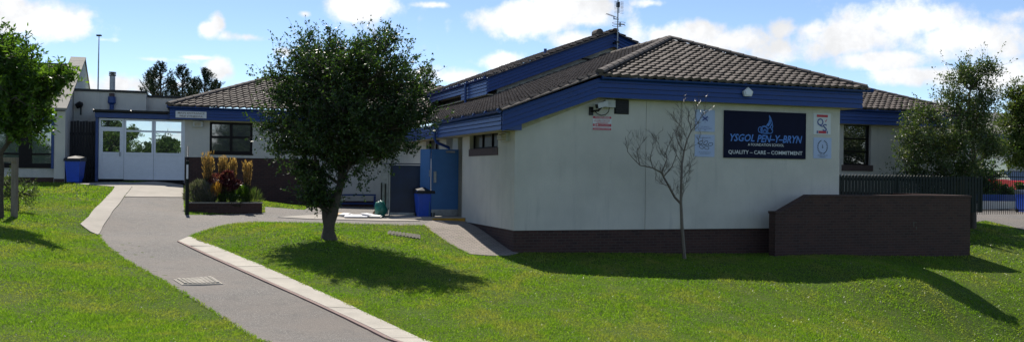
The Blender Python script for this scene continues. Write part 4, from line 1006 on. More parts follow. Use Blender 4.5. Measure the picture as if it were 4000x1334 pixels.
def make_tree(name, label, cat, trunk, lobes, mat, bark, leafL=.07, leafW=.035, nb=14, ntw=9, nl=20, tw=.4, seed=0, group=None, spread=.04, updir=.35, limb_r=.05, fork_from=.55, tipn=0, dens_leaf=1.0):
    """trunk: list of (point, radius); lobes: list of (centre, radius, zscale)"""
    rg = np.random.default_rng(seed); rd = random.Random(seed)
    base = trunk[0][0]; r = root(name, base, label, cat, group, rz=0)
    mb = MB()
    tp = [p for p, _ in trunk]; tr = [q for _, q in trunk]
    # flared, slightly irregular trunk
    mb.tube([tp[0] - UP*.15] + tp, [tr[0]*1.5] + tr, 10)
    LP = []; LD = []; TT = []
    ti0 = max(1, int(len(tp)*fork_from))
    for (c, rad, zsc) in lobes:
        c = Vector(c)
        st = min(tp[ti0:], key=lambda p: (p - (c - UP*rad*.9)).length); 
        n_ = 6; path = []
        for i in range(n_+1):
            f = i/n_; p = st.lerp(c, f); p = p + Vector((rd.uniform(-1,1), rd.uniform(-1,1), rd.uniform(-1,1)))*rad*.10*math.sin(PI*f) - UP*0 + UP*math.sin(PI*f)*rad*.15
            path.append(p)
        L0 = (c-st).length
        mb.tube(path, [limb_r*(1-.7*i/n_) for i in range(n_+1)], 6)
        for b in range(int(nb*(rad**1.6)*2.2) + 5):
            s0 = path[rd.randint(2, n_)]
            d = Vector(rdir(rg)); d.z = d.z*.9 + .12; d.normalize()
            e_ = c + Vector((d.x, d.y, d.z*zsc))*rad*rd.uniform(.55, 1.0)
            mid = s0.lerp(e_, .5) + Vector(rdir(rg))*rad*.10 + UP*rad*.05
            mb.tube([s0, mid, e_], [.014, .009, .004], 4, cap=False)
            for q in range(ntw):
                f = rd.uniform(.25, 1.0) if q else 1.0
                p = s0.lerp(mid, f*2) if f < .5 else mid.lerp(e_, f*2-1)
                dd_ = (Vector(rdir(rg))*.8 + d*.7 + UP*updir).normalized(); ll = tw*rd.uniform(.5, 1.2)
                if rd.random() < tipn: ll *= 2.0; dd_ = (dd_ + UP*.8 + d*.6).normalized()
                mb.tube([p, p + dd_*ll], [.004, .0015], 3, cap=False)
                m_ = int(nl*dens_leaf*rd.uniform(.7, 1.3)); ff = rg.uniform(.05, 1.03, m_)[:, None]
                pp = np.array(p) + ff*np.array(dd_)*ll + rg.normal(0, spread, (m_, 3))*(1-ff*.5)
                LP.append(pp); LD.append(unit(rdir(rg, m_) + np.array(dd_)*.7 + np.array([0,0,.1])))
                TT.append(np.clip(rd.uniform(.1,.9) + rg.normal(0, .18, m_), 0, 1))
    mb.build('trunk', bark, r, smooth=True)
    leaves_obj('crown', np.concatenate(LP), np.concatenate(LD), leafL, leafW, mat, r, rg, tint=np.concatenate(TT))
    return r

# centre tree on the lawn
d0 = 21.6; tb = P(1285, 930, d0); tb.z = g1(tb.x, tb.y)
trunk = [(tb, .20), (P(1283, 900, d0), .135), (P(1287, 870, d0), .125), (P(1300, 835, d0), .12), (P(1310, 790, d0-.05), .10), (P(1330, 720, d0), .085), (P(1335, 650, d0), .075), (P(1330, 560, d0), .05), (P(1340, 420, d0), .03)]
def lobe(px, py, dd, rp, zs=1.0): return (P(px, py, dd), rp*dd/F, zs)
ctl = [lobe(1150,430,21.4,130), lobe(1090,320,21.8,80), lobe(1060,500,21.6,75), lobe(1300,330,21.0,150), lobe(1290,280,22.3,150), lobe(1480,290,21.2,155), lobe(1470,330,22.4,150),
       lobe(1600,420,21.5,110), lobe(1620,320,21.8,75), lobe(1450,520,21.0,140), lobe(1430,500,22.4,150), lobe(1250,520,20.9,130), lobe(1250,500,22.6,140), lobe(1370,205,21.6,85), lobe(1500,180,21.6,70), lobe(1210,230,21.6,80),
       lobe(1130,580,21.8,75), lobe(1560,580,21.7,80), lobe(1340,430,20.6,130), lobe(1350,430,22.9,140), lobe(1230,760,21.4,45,1.6), lobe(1205,700,21.6,45), lobe(1380,640,21.5,80), lobe(1290,620,21.2,50), lobe(1200,645,21.6,45), lobe(1225,800,21.4,26,1.5), lobe(1240,720,21.3,34,1.3), lobe(1480,620,21.7,60), lobe(1265,790,21.5,28,1.4), lobe(1640,470,21.6,35), lobe(1570,500,21.0,65)]
ctree = make_tree('broadleaf_tree', 'round dark leaved tree with a low fork standing on the lawn in the centre', 'tree', trunk, ctl, M['leafA'], M['bark'], leafL=.075, leafW=.042, nb=16, ntw=10, nl=12, tw=.34, seed=3, tipn=.22, limb_r=.045, fork_from=.35)
mb = MB(); d0 = 21.6; mb.tube([P(1284, 905, d0), P(1272, 850, d0), P(1266, 800, d0), P(1262, 740, d0), P(1240, 660, d0), P(1220, 560, d0)], [.09, .085, .065, .055, .045, .02], 8); mb.build('stem', M['bark'], ctree, smooth=True)
# left tree by the stakes
d0 = 20.5; tb = P(4, 830, d0); tb.z = g1(tb.x, tb.y)
trunk = [(tb, .065), (P(2, 750, d0), .06), (P(6, 650, d0), .058), (P(0, 600, d0), .055), (P(30, 560, d0), .05), (P(40, 450, d0), .04)]
ltl = [lobe(30,230,20.5,100), lobe(110,250,20.3,70), lobe(160,330,20.2,75), lobe(215,325,20.4,42), lobe(255,320,20.3,28), lobe(60,360,20.8,120), lobe(120,470,20.3,75), lobe(165,480,20.6,45), lobe(40,470,20.2,90), lobe(-60,350,20.5,130), lobe(20,180,20.7,60), lobe(-80,220,20.5,110), lobe(60,380,19.9,90)]
make_tree('broadleaf_tree', 'bright green leafy tree at the left edge beside the timber stake', 'tree', trunk, ltl, M['leafB'], M['bark'], leafL=.125, leafW=.05, nb=12, ntw=8, nl=10, tw=.34, seed=5, limb_r=.04, fork_from=.5)
# shrub at its foot
sb = P(70, 770, 22.5); sb.z = g1(sb.x, sb.y)
make_tree('shrub', 'small loose shrub growing behind the timber stake', 'shrub', [(sb, .03), (sb+UP*.3, .02), (sb+UP*.5, .015)], [(sb+Vector((-.15,0,.45)), .38, 1), (sb+Vector((.12,0,.4)), .3, 1), (sb+Vector((-.4,.1,.5)), .35, 1.1)], M['leafC'], M['bark'], leafL=.05, leafW=.022, nb=16, ntw=6, nl=12, tw=.25, seed=8, limb_r=.01, fork_from=.3)
# timber tree stake
sk = root('tree_stake', onG(50, 847), 'weathered timber tree stake with a cross bar at the left edge', 'tree stake', rz=0)
q = onG(50, 847); mb = MB(); mb.obox(q + Vector((-.05, 0, -.1)), Vector((.115,0,0)), Vector((0,.10,0)), UP*1.44); mb.build('post', M['timber'], sk)
mb = MB(); q2 = q + Vector((-.72, .15, 0)); mb.obox(q2 + UP*-.1, Vector((.115,0,0)), Vector((0,.10,0)), UP*1.44); mb.build('post', M['timber'], sk)
mb = MB(); mb.obox(q + Vector((-.8, -.02, 1.24)), Vector((.885,0,0)), Vector((0,-.04,0)), UP*.10); mb.build('crossbar', M['timber'], sk)

# right hand trees
d0 = 33.5; tb = P(3800, 800, d0); tb.z = g1(tb.x, tb.y)
trunk = [(tb, .13), (P(3802, 760, d0), .11), (P(3806, 640, d0), .09), (P(3800, 560, d0), .07), (P(3780, 450, d0), .05), (P(3790, 350, d0), .03)]
rtl = [lobe(3740,320,33.3,55), lobe(3810,300,33.6,45), lobe(3850,400,33.4,70), lobe(3720,400,33.4,40), lobe(3780,460,33.5,85), lobe(3600,480,32.8,60), lobe(3560,560,32.8,70), lobe(3640,570,33.2,95), lobe(3540,640,32.6,50), lobe(3740,560,33.0,95), lobe(3850,520,33.8,70), lobe(3650,690,32.8,75), lobe(3750,680,33.2,70), lobe(3880,600,33.8,55), lobe(3565,700,32.9,40), lobe(3860,270,33.5,22)]
make_tree('silver_tree', 'loose small leaved tree with an uneven crown behind the picket fence', 'tree', trunk, rtl, M['leafC'], M['bark'], leafL=.09, leafW=.05, nb=13, ntw=9, nl=12, tw=.45, seed=15, spread=.09, limb_r=.04, fork_from=.3, tipn=.15)
d0 = 38; tb = P(4050, 800, d0); tb.z = g1(tb.x, tb.y)
trunk = [(tb, .16), (P(4046, 700, d0), .12), (P(4035, 550, d0), .09), (P(4010, 400, d0), .05)]
make_tree('conifer_tree', 'yellow green feathery tree at the right edge above the railing fence', 'tree', trunk, [lobe(3985,400,38,60,1.3), lobe(3960,480,38,65,1.2), lobe(4010,500,38,80,1.3), lobe(3950,570,37.8,50), lobe(3990,620,38,60), lobe(4040,380,38,70,1.4), lobe(3930,600,37.6,30)], M['leafD'], M['bark'], leafL=.16, leafW=.05, nb=12, ntw=8, nl=12, tw=.4, seed=21, spread=.08, limb_r=.05, fork_from=.3)
sb = P(3690, 760, 34.5); sb.z = g1(sb.x, sb.y)
make_tree('shrub', 'low dark shrub between the picket fence and the railing fence', 'shrub', [(sb, .04), (sb+UP*.5, .03), (sb+UP*.9, .02)], [(sb+Vector((0,0,1.1)), .6, 1.1), (sb+Vector((-.6,0,.9)), .5, 1), (sb+Vector((.6,.1,.8)), .5, 1)], M['leafA'], M['bark'], leafL=.08, leafW=.045, nb=14, ntw=7, nl=12, tw=.3, seed=31, limb_r=.02, fork_from=.3)

def hedge_bush(px0, px1, ptop, d, seed, label):
    a0_ = P(px0, 740, d); b0_ = P(px1, 740, d); zt_ = P((px0+px1)/2, ptop, d).z; zg = g1((a0_.x+b0_.x)/2, d); n_b = max(2, int((b0_.x-a0_.x)/.8)); hh_ = (zt_-zg)
    c_ = (a0_+b0_)/2; c_.z = zg
    make_tree('hedge_shrub', label, 'shrub', [(c_, .06), (c_+UP*hh_*.3, .05), (c_+UP*hh_*.6, .03)], [(Vector((a0_.x+(b0_.x-a0_.x)*(i+.5)/n_b, d, zg+hh_*f_)), max(.4, hh_*.36), .9) for i in range(n_b) for f_ in (.3, .68)], M['leafA'], M['bark'], leafL=.14, leafW=.08, nb=9, ntw=7, nl=10, tw=.35, seed=seed, limb_r=.02, fork_from=.3, spread=.07)
hedge_bush(3760, 3885, 630, 46.5, 71, 'tall dark bush behind the railing fence, left of the red car')
hedge_bush(3870, 4040, 732, 46.2, 72, 'low dark hedge in front of the red car')
# conifers far behind the entrance block
def pine(px, ptop, pbase, d, wpx, seed, label):
    rg = np.random.default_rng(seed); rd = random.Random(seed)
    top = P(px, ptop, d); b = P(px, pbase, d); b.z = min(b.z, g1(b.x, b.y)) ; 
    r = root('pine_tree', b, label, 'tree', 'pines beyond the entrance block', rz=0)
    mb = MB(); mb.tube([b, b.lerp(top, .5), top], [.16, .10, .02], 7); LP = []; LD = []; TT = []
    zlow = P(px, 430, d).z; Hh = top.z - zlow; wr = wpx*d/F/2
    nwh = 13
    for i in range(nwh):
        f = i/(nwh-1); z = top.z - .05 - Hh*f
        rr_ = wr*(.12 + .88*min(1, f*1.6)**.8)
        for k in range(5):
            a_ = rd.uniform(0, 2*PI); ln = rr_*rd.uniform(.55, 1.15); d_ = Vector((math.cos(a_), math.sin(a_), 0))
            s_ = Vector((top.x, top.y, z)); e_ = s_ + d_*ln + UP*ln*rd.uniform(.5, 1.0)
            m_ = s_.lerp(e_, .55) - UP*ln*.08
            mb.tube([s_, m_, e_], [.03, .02, .008], 4, cap=False)
            for q in range(4):
                g_ = rd.uniform(.5, 1); p = s_.lerp(m_, g_*2) if g_ < .5 else m_.lerp(e_, g_*2-1)
                if q == 0: p = e_
                dd_ = ((e_-s_).normalized()*.6 + UP*.8 + Vector(rdir(rg))*.5).normalized(); ll = .34*rd.uniform(.6, 1.2)
                n_ = 20; ff = rg.uniform(0, 1, n_)[:, None]
                LP.append(np.array(p) + ff*np.array(dd_)*ll); LD.append(unit(np.array(dd_)*.9 + rdir(rg, n_)*.8)); TT.append(np.full(n_, rd.random()))
    mb.build('trunk', M['bark'], r)
    leaves_obj('crown', np.concatenate(LP), np.concatenate(LD), .13, .03, M['needle'], r, rg, tint=np.concatenate(TT))
pine(628, 262, 640, 60, 115, 1, 'leftmost and broadest of the pines beyond the flat roof')
pine(598, 285, 640, 62, 85, 2, 'pine half hidden at the left side of the broadest pine')
pine(712, 275, 640, 60, 95, 3, 'pointed pine in the middle of the row beyond the flat roof')
pine(800, 285, 640, 61, 80, 4, 'pointed pine standing apart right of the middle pine')
pine(757, 322, 640, 63, 60, 5, 'low pine showing in the gap between the middle and right pines')
pine(848, 328, 640, 64, 55, 6, 'small rightmost pine just above the tiled roof edge')
pine(672, 330, 640, 63, 70, 7, 'low bushy pine between the two tallest pines')

# bare young tree in front of the white wall
bt = P(2672, 1012, 24.3); bt.z = g1(bt.x, bt.y); bd_ = 24.3
btr = root('bare_tree', bt, 'slender leafless young tree with pale twigs in front of the white wall', 'tree', rz=0)
mb = MB(); rb = random.Random(4)
def limb(pxs, r0, r1, dd=bd_, jit=.0):
    pl = [P(x, y, dd + j) for x, y, j in pxs]; nn = len(pl)
    mb.tube(pl, [r0 + (r1-r0)*i/(nn-1) for i in range(nn)], 6); return pl
main = limb([(2674,1020,0),(2670,960,0),(2664,880,0),(2660,790,0),(2662,700,0),(2664,640,.05),(2672,590,.1),(2684,545,.1)], .052, .018)
l1 = limb([(2660,795,0),(2636,770,0),(2612,725,-.1),(2592,690,-.15),(2585,672,-.2)], .036, .022)
segs = [([(2585,675,-.2),(2550,655,-.3),(2500,645,-.35),(2470,615,-.4),(2450,590,-.4)], .02, .006), ([(2585,675,-.2),(2594,650,-.2),(2606,620,-.15),(2600,595,-.1),(2615,560,-.1)], .02, .006), ([(2684,545,.1),(2700,510,.1),(2725,480,.1),(2750,440,.1)], .018, .005),
        ([(2672,590,.1),(2650,560,.2),(2640,520,.2),(2655,480,.2)], .014, .005), ([(2550,655,-.3),(2540,620,-.3),(2548,580,-.3)], .012, .004), ([(2664,640,.05),(2640,600,0),(2625,540,0)], .012, .004), ([(2500,645,-.35),(2490,600,-.3),(2500,570,-.3)], .01, .004),
        ([(2660,790,0),(2672,740,.1),(2682,700,.15)], .008, .003), ([(2700,510,.1),(2690,470,.15),(2688,430,.15)], .01, .003), ([(2725,480,.1),(2715,450,.1),(2720,430,.1)], .008, .003), ([(2612,725,-.1),(2580,715,0),(2560,700,0)], .009, .003), ([(2592,690,-.15),(2625,650,-.3),(2640,610,-.35),(2648,560,-.3)], .014, .004),
        ([(2662,700,0),(2690,665,-.1),(2705,620,-.1)], .007, .003), ([(2606,620,-.15),(2580,590,-.2),(2570,550,-.2)], .009, .003), ([(2684,545,.1),(2665,500,0),(2640,470,0)], .009, .003), ([(2672,590,.1),(2705,570,.1),(2730,560,.1)], .007, .003)]
ends = []
for sg, a, b in segs:
    pl = limb(sg, a, b); ends += [(pl[i].lerp(pl[i+1], rb.random()), (pl[i+1]-pl[i]).normalized(), b*1.1) for i in range(len(pl)-1) for _ in range(2)] + [(pl[-1], (pl[-1]-pl[-2]).normalized(), b)]
for i in range(3, 6):
    for _ in range(4): ends.append((main[i].lerp(main[i+1], rb.random()), Vector((rb.choice((-1,1)), rb.uniform(-.4,.4), .5)).normalized(), .004))
for _ in range(8): ends.append((l1[1].lerp(l1[3], rb.random()), Vector((rb.uniform(-1,.6), rb.uniform(-.4,.4), .6)).normalized(), .004))
def twig(p, d, r_, lv):
    ln = (.30, .19, .11)[lv]*rb.uniform(.6, 1.3); nd_ = (d*.6 + Vector((rb.uniform(-.8,.8), rb.uniform(-.8,.8), rb.uniform(-.2,.9)))).normalized()
    m_ = p + nd_*ln*.5 + Vector((rb.uniform(-1,1), rb.uniform(-1,1), rb.uniform(0,1)))*ln*.12; e_ = p + nd_*ln + UP*ln*.15
    mb.tube([p, m_, e_], [max(.0038, r_), max(.003, r_*.7), .002], 3, cap=False)
    if lv < 2:
        for _ in range(3): twig(p.lerp(m_, .4+rb.random()*.6) if rb.random() < .5 else m_.lerp(e_, rb.random()), nd_, r_*.6, lv+1)
for p, d, r_ in ends: twig(p, d, max(.0045, r_), 0 if rb.random() < .7 else 1)
mb.build('branches', M['palebark'], btr)

# plants in the flower bed (each its own thing)
def bedpos(px, back): 
    f = (px-737)/(1024-737); p = pb0 + bx*(bl_*f) + by*back; return Vector((p.x, p.y, ztp-.05))
def feather_grass(px, back, h, w, seed, label):
    rg = np.random.default_rng(seed); b = bedpos(px, back); r = root('feather_grass', b, label, 'ornamental grass', 'feather grasses in the flower bed', rz=0)
    n_ = 70; a_ = rg.uniform(0, 2*PI, n_); rad = rg.uniform(0, 1, n_)**.6*w
    topo = np.c_[np.cos(a_)*rad, np.sin(a_)*rad*.6, h*rg.uniform(.82, 1.02, n_)]; bs = np.array(b)
    st = MB(); LP = []; LD = []
    for t_ in topo:
        e_ = Vector(bs + t_); s_ = Vector(bs) + Vector((t_[0]*.25, t_[1]*.25, 0)); st.tube([s_, s_.lerp(e_, .6) , e_], [.004, .004, .003], 3, cap=False)
        m_ = 16; f = rg.uniform(.52, 1, m_)[:, None]; ax_ = np.array((e_-s_)); LP.append(np.array(s_) + ax_*f + rg.normal(0, .006, (m_,3))); LD.append(unit(unit(ax_) + rg.normal(0, .15, (m_, 3))))
    st.build('stems', M['lav'], r); leaves_obj('plumes', np.concatenate(LP), np.concatenate(LD), .09, .016, M['plume'], r, rg)
    n_ = 160; a_ = rg.uniform(0, 2*PI, n_); D_ = unit(np.c_[np.cos(a_)*.5, np.sin(a_)*.5, np.ones(n_)]); leaves_obj('leaf_blades', bs + rg.normal(0, .03, (n_, 3))*[1,1,0], D_, .55, .02, M['hedge'], r, rg)
feather_grass(812, .7, 1.55, .22, 1, 'tallest straw coloured feather grass clump at the left end of the bed')
feather_grass(872, .95, 1.42, .16, 2, 'straw coloured feather grass clump behind the left side of the red maple')
feather_grass(912, .9, 1.38, .15, 3, 'straw coloured feather grass clump behind the right side of the red maple')
feather_grass(968, .5, 1.28, .17, 4, 'straw coloured feather grass clump at the right end of the bed')
def bush(name, label, cat, px, back, parts, mat, L_, W_, n_, seed, up=.3, flat=1.0, stems=True):
    rg = np.random.default_rng(seed); b = bedpos(px, back); r = root(name, b, label, cat, None, rz=0); LP = []; LD = []; mb = MB()
    for (dx, dy, dz, rr_) in parts:
        d_ = rdir(rg, n_); q_ = np.array(b) + [dx, dy, dz] + d_*rr_*(rg.uniform(.2, 1, (n_,1))**.5)*[1,1,flat]; q_[:, 2] = np.maximum(q_[:, 2], b.z)
        LP.append(q_); LD.append(unit(d_ + [0,0,up]))
        for k in range(5): mb.tube([b, Vector(q_[k])], [.008, .004], 4, cap=False)
    mb.build('stems', M['bark'], r); leaves_obj('leaves', np.concatenate(LP), np.concatenate(LD), L_, W_, mat, r, rg)
bush('lavender', 'grey green lavender bush at the left end of the flower bed', 'plant', 775, .45, [(-.15,0,.28,.30), (.12,.1,.30,.33), (.3,0,.22,.24), (0,.1,.45,.25)], M['lav'], .12, .014, 1300, 41, up=1.3)
bush('red_maple', 'low dark red maple in the middle of the flower bed', 'shrub', 876, .6, [(-.18,0,.75,.25), (.1,0,.72,.28), (.3,0,.62,.2), (-.05,.1,.5,.25), (.1,0,.9,.16), (-.4,-.1,.42,.14)], M['maple'], .085, .04, 420, 42, up=.1, flat=.6)
bush('bedding_plant', 'bright green leafy plant beside the right hand feather grass', 'plant', 948, .3, [(0,0,.25,.14), (.02,0,.42,.12)], M['leafB'], .08, .03, 260, 43, up=.5)
bush('bedding_plant', 'orange stemmed plant with upright leaves left of the maple', 'plant', 835, .3, [(0,0,.28,.14), (.08,0,.4,.12)], M['orange'], .22, .018, 90, 44, up=2)
bush('bedding_plant', 'low dark green ground plants below the red maple', 'plant', 880, .25, [(-.2,0,.1,.2), (.1,0,.1,.22), (.35,0,.08,.2), (-.05,.2,.15,.25)], M['leafA'], .07, .035, 320, 45)
bush('bedding_plant', 'spiky pale green tuft at the right end of the flower bed', 'plant', 990, .35, [(0,0,.12,.22)], M['leafC'], .26, .014, 320, 46, up=1.2)

# ================================================================== bins, container, litter in the yard
def wheelie(px, py, d, h, label, rz=.1):
    b = P(px, py, d); b.z = g1(b.x, b.y) + .012; r = root('wheelie_bin', b, label, 'bin', 'blue wheeled bins', rz=rz); m = wm(r)
    def L(x, y, z): return m @ Vector((x, y, z))
    k = h/1.07; mb = MB(); a0_, a1_ = .22*k, .29*k
    lo = [L(-a0_, -a0_*1.1, .04), L(a0_, -a0_*1.1, .04), L(a0_, a0_*1.1, .04), L(-a0_, a0_*1.1, .04)]; hi = [L(-a1_, -a1_*1.15, h*.87), L(a1_, -a1_*1.15, h*.87), L(a1_, a1_*1.15, h*.87), L(-a1_, a1_*1.15, h*.87)]
    mb.add(lo + hi, [(0,3,2,1),(4,5,6,7),(0,1,5,4),(1,2,6,5),(2,3,7,6),(3,0,4,7)])
    rim_ = a1_*1.06
    mb.add([L(x*rim_, y*rim_*1.15, z) for z in (h*.84, h*.88) for x, y in ((-1,-1),(1,-1),(1,1),(-1,1))], [(0,3,2,1),(4,5,6,7),(0,1,5,4),(1,2,6,5),(2,3,7,6),(3,0,4,7)])
    mb.build('body', M['binblue'], r)
    mb = MB(); rl = a1_*1.09
    top = [L(-rl*.96, -rl*1.15, h*.90), L(rl*.96, -rl*1.15, h*.90), L(rl*.96, rl*1.1, h*.97), L(-rl*.96, rl*1.1, h*.97)]; bt_ = [L(-rl, -rl*1.2, h*.80), L(rl, -rl*1.2, h*.80), L(rl, rl*1.15, h*.80), L(-rl, rl*1.15, h*.80)]
    ctr = L(0, 0, h*1.0)
    mb.add(bt_ + top + [ctr], [(0,1,5,4),(1,2,6,5),(2,3,7,6),(3,0,4,7),(4,5,8),(5,6,8),(6,7,8),(7,4,8)]); lid = mb.build('lid', M['rubber'], r)
    mb = MB(); mb.tube([L(-rl*.8, rl*1.2, h*.95), L(rl*.8, rl*1.2, h*.95)], .018, 6); mb.build('handle', M['rubber'], r)
    for sx in (-1, 1):
        mb = MB(); mb.tube([L(sx*(a0_-.01), a0_*1.15, .09), L(sx*(a0_+.04), a0_*1.15, .09)], .09, 12); mb.build('wheel', M['rubber'], r)
wheelie(293, 713, 34.3, 1.0, 'blue wheeled bin with a black lid standing by the dark gate')
wheelie(1655, 851, 28.8, .95, 'blue wheeled bin lined with a black sack between the navy container and the open door', rz=.3)
wheelie(4005, 822, 42, 1.05, 'blue wheeled bin at the right edge beside the blue rail')

# navy metal container
cb = P(1523, 845, 29.3); zc = g1(cb.x, cb.y) + .03
ct = root('metal_container', Vector((cb.x, cb.y, zc)), 'tall navy metal container with steel corner posts standing in the yard', 'container', rz=.12); mC = wm(ct)
def LB(mb, x0, x1, y0, y1, z0, z1):
    vs = [mC @ Vector((x, y, z)) for z in (z0, z1) for y in (y0, y1) for x in (x0, x1)]; mb.add(vs, [(0,2,3,1),(4,5,7,6),(0,1,5,4),(2,6,7,3),(0,4,6,2),(1,3,7,5)])
mb = MB(); LB(mb, 0, .98, .03, 1.0, .12, 1.60); mb.build('panel', M['navy'], ct)
for (x, y) in ((-.04, 0), (.98, 0), (.98, 1.0), (-.04, 1.0)):
    mb = MB(); LB(mb, x, x+.04, y, y+.04, 0, 1.64); mb.build('corner_post', M['grey'], ct)
mb = MB(); LB(mb, 0, .98, -.005, .06, .04, .12); mb.build('base_rail', M['grey'], ct)
mb = MB(); LB(mb, -.30, -.061, .02, .98, .06, 1.60); mb.build('side_door', M['grey'], ct)
mb = MB(); LB(mb, -.29, -.25, -.05, .02, .1, 1.05); LB(mb, -.17, -.13, -.05, .02, .1, 1.02); mb.build('latch_bar', M['rubber'], ct)
mb = MB(); LB(mb, -.31, 1.05, -.01, 1.07, 1.641, 1.665); mb.build('top_plate', M['navy'], ct)
# green sack, brown bag, thrown out boards
def blob_thing(name, label, cat, px, py, d, sc, mat, seed):
    b = P(px, py, d); b.z = g1(b.x, b.y); mb = MB(); mb.sphere(b + UP*sc[2]*.85, 1, 14, sc); rd = random.Random(seed)
    for v_ in mb.v:
        u_ = v_ - (b + UP*sc[2]*.85); k = 1 + .16*math.sin(u_.x*31+seed) * math.cos(u_.z*17) + rd.uniform(-.06, .06)
        v_.x = b.x + u_.x*k; v_.y = b.y + u_.y*k; v_.z = max(b.z+.012, b.z + sc[2]*.85 + u_.z*k)
    mb.build(name, mat, None, smooth=True, label=label, category=cat)
blob_thing('rubbish_sack', 'shiny green rubbish sack leaning against the left side of the navy container', 'sack', 1487, 838, 28.6, (.19,.17,.29), M['greensack'], 3)
blob_thing('paper_bag', 'crumpled brown bag beside the green sack', 'bag', 1468, 836, 28.9, (.09,.09,.13), M['brownbag'], 5)
def slabs(name, label, cat, px, py, d, dims, rz, mat, n_, seed):
    rd = random.Random(seed); b = P(px, py, d); z = g1(b.x, b.y) + .04; mb = MB()
    for i in range(n_):
        a_ = rz + rd.uniform(-.25, .25)*(i > 0); ex_ = Vector((math.cos(a_), math.sin(a_), 0))*dims[0]*rd.uniform(.85, 1); ey_ = Vector((-math.sin(a_), math.cos(a_), .0))*dims[1]
        c_ = Vector((b.x, b.y, z)) + Vector((rd.uniform(-.05,.05), rd.uniform(-.05,.05), 0))*(i > 0)
        mb.obox(c_ - ex_/2 - ey_/2 + UP*i*(dims[2]+.004), ex_, ey_ + UP*.04, UP*dims[2])
    mb.build(name, mat, None, label=label, category=cat)
slabs('white_board', 'large white board lying flat on the yard', 'board', 1392, 838, 28.3, (.70,.55,.03), .1, M['paper'], 1, 1)
slabs('magazine_pile', 'pile of open glossy magazines at the right end of the white board', 'magazines', 1440, 835, 28.4, (.30,.38,.012), .7, M['paper'], 5, 2)
slabs('folded_sheet', 'folded pale sheets left of the large white board', 'paper', 1352, 834, 28.6, (.30,.35,.025), -.3, M['pgrey'], 2, 3)
slabs('yellow_book', 'yellow book at the left end of the litter', 'book', 1330, 833, 28.9, (.24,.28,.03), .2, M['yellow'], 1, 4)
slabs('thin_book', 'thin blue grey book at the right end of the litter', 'book', 1472, 839, 28.2, (.34,.22,.02), -.2, M['pgrey'], 2, 5)
# blue bench frame on the yard wall
bf = root('wall_bench', W(-1.6, 15.9, -1.2), 'blue metal bench frame along the white yard wall', 'bench')
s0_, zz0 = hitT(1340, 790, 15.85); s1_, zz1 = hitT(1464, 757, 15.85)
mb = MB(); mb.box(s0_-.6, s1_, 15.6, 15.68, zz1-.06, zz1); mb.build('seat', M['blue'], bf)
mb = MB(); mb.box(s0_-.6, s1_, 15.62, 15.68, zz0-.06, zz0); mb.build('lower_rail', M['blue'], bf)
for x in (s0_-.55, s1_-.08): mb = MB(); mb.box(x, x+.08, 15.61, 15.69, zz0-.35, zz1-.07); mb.build('leg', M['blue'], bf)

# ================================================================== far right: building, blue rail, car
fr = root('school_building', P(3850, 760, 52), 'distant cream building with a dark window behind the right hand trees', 'building', rz=A)
mb = MB(); a_ = P(3600, 800, 52); b_ = P(4200, 800, 54)
fx = (b_-a_); fx.z = 0
def FB(mb, f0, f1, y0, y1, z0, z1): mb.obox(a_ + fx*f0 + Vector((0, y0, z0 - a_.z)), fx*(f1-f0), Vector((0, y1-y0, 0)), UP*(z1-z0))
FB(mb, 0, 1, 0, 5, -1.6, 2.3); mb.build('wall', M['cream'], fr)
mb = MB(); FB(mb, -.02, 1.02, -.4, 5.4, 2.3, 2.6); mb.build('fascia', M['blue'], fr)
mb = MB(); q = [a_ + fx*-.03, a_ + fx*1.03]; 
vs = [Vector((q[0].x, q[0].y-.5, 2.6)), Vector((q[1].x, q[1].y-.5, 2.6)), Vector((q[1].x, q[1].y+5.5, 2.6)), Vector((q[0].x, q[0].y+5.5, 2.6)), Vector((q[0].x+2.4, q[0].y+2.5, 4.0)), Vector((q[1].x-1, q[1].y+2.5, 4.0))]
mb.add(vs, [(0,1,5,4),(1,2,5),(2,3,4,5),(3,0,4)]); mb.build('roof', M['coping'], fr)
mb = MB(); FB(mb, .38, .555, -.03, .02, -.4, 1.65); wf = mb.build('window', M['frame'], fr)
mb = MB(); FB(mb, .39, .545, -.045, -.031, -.3, 1.55); mb.build('pane', M['glass'], wf)
br_ = root('barrier_rail', P(3905, 800, 43), 'broad blue horizontal rail on posts in front of a low white wall', 'barrier', rz=0)
a2, b2 = P(3680, 755, 43), P(3985, 762, 43.3); dv2 = b2-a2; dv2.z = 0
mb = MB(); mb.obox(Vector((a2.x, a2.y, a2.z-.32)), dv2, Vector((0,.12,0)), UP*.30); mb.build('rail', M['blue'], br_)
for f_ in (0.02, .97): p = a2 + dv2*f_; mb = MB(); mb.obox(Vector((p.x, p.y+.12, g1(p.x, p.y)-.1)), Vector((.16,0,0)), Vector((0,.1,0)), UP*(a2.z-.05-g1(p.x,p.y))); mb.build('post', M['blue'], br_)
lw = root('low_wall', P(3905, 815, 44.5), 'low white wall behind the blue rail', 'wall', rz=0)
a3, b3 = P(3640, 775, 44.5), P(4100, 775, 45.5); dv3 = b3-a3; dv3.z = 0; mb = MB(); mb.obox(Vector((a3.x, a3.y, -1.9)), dv3, Vector((0,.2,0)), UP*(a3.z+1.9)); mb.build('render', M['wall'], lw)
mb = MB(); mb.obox(Vector((a3.x, a3.y-.02, a3.z)), dv3, Vector((0,.24,0)), UP*.05); mb.build('coping', M['coping'], lw)
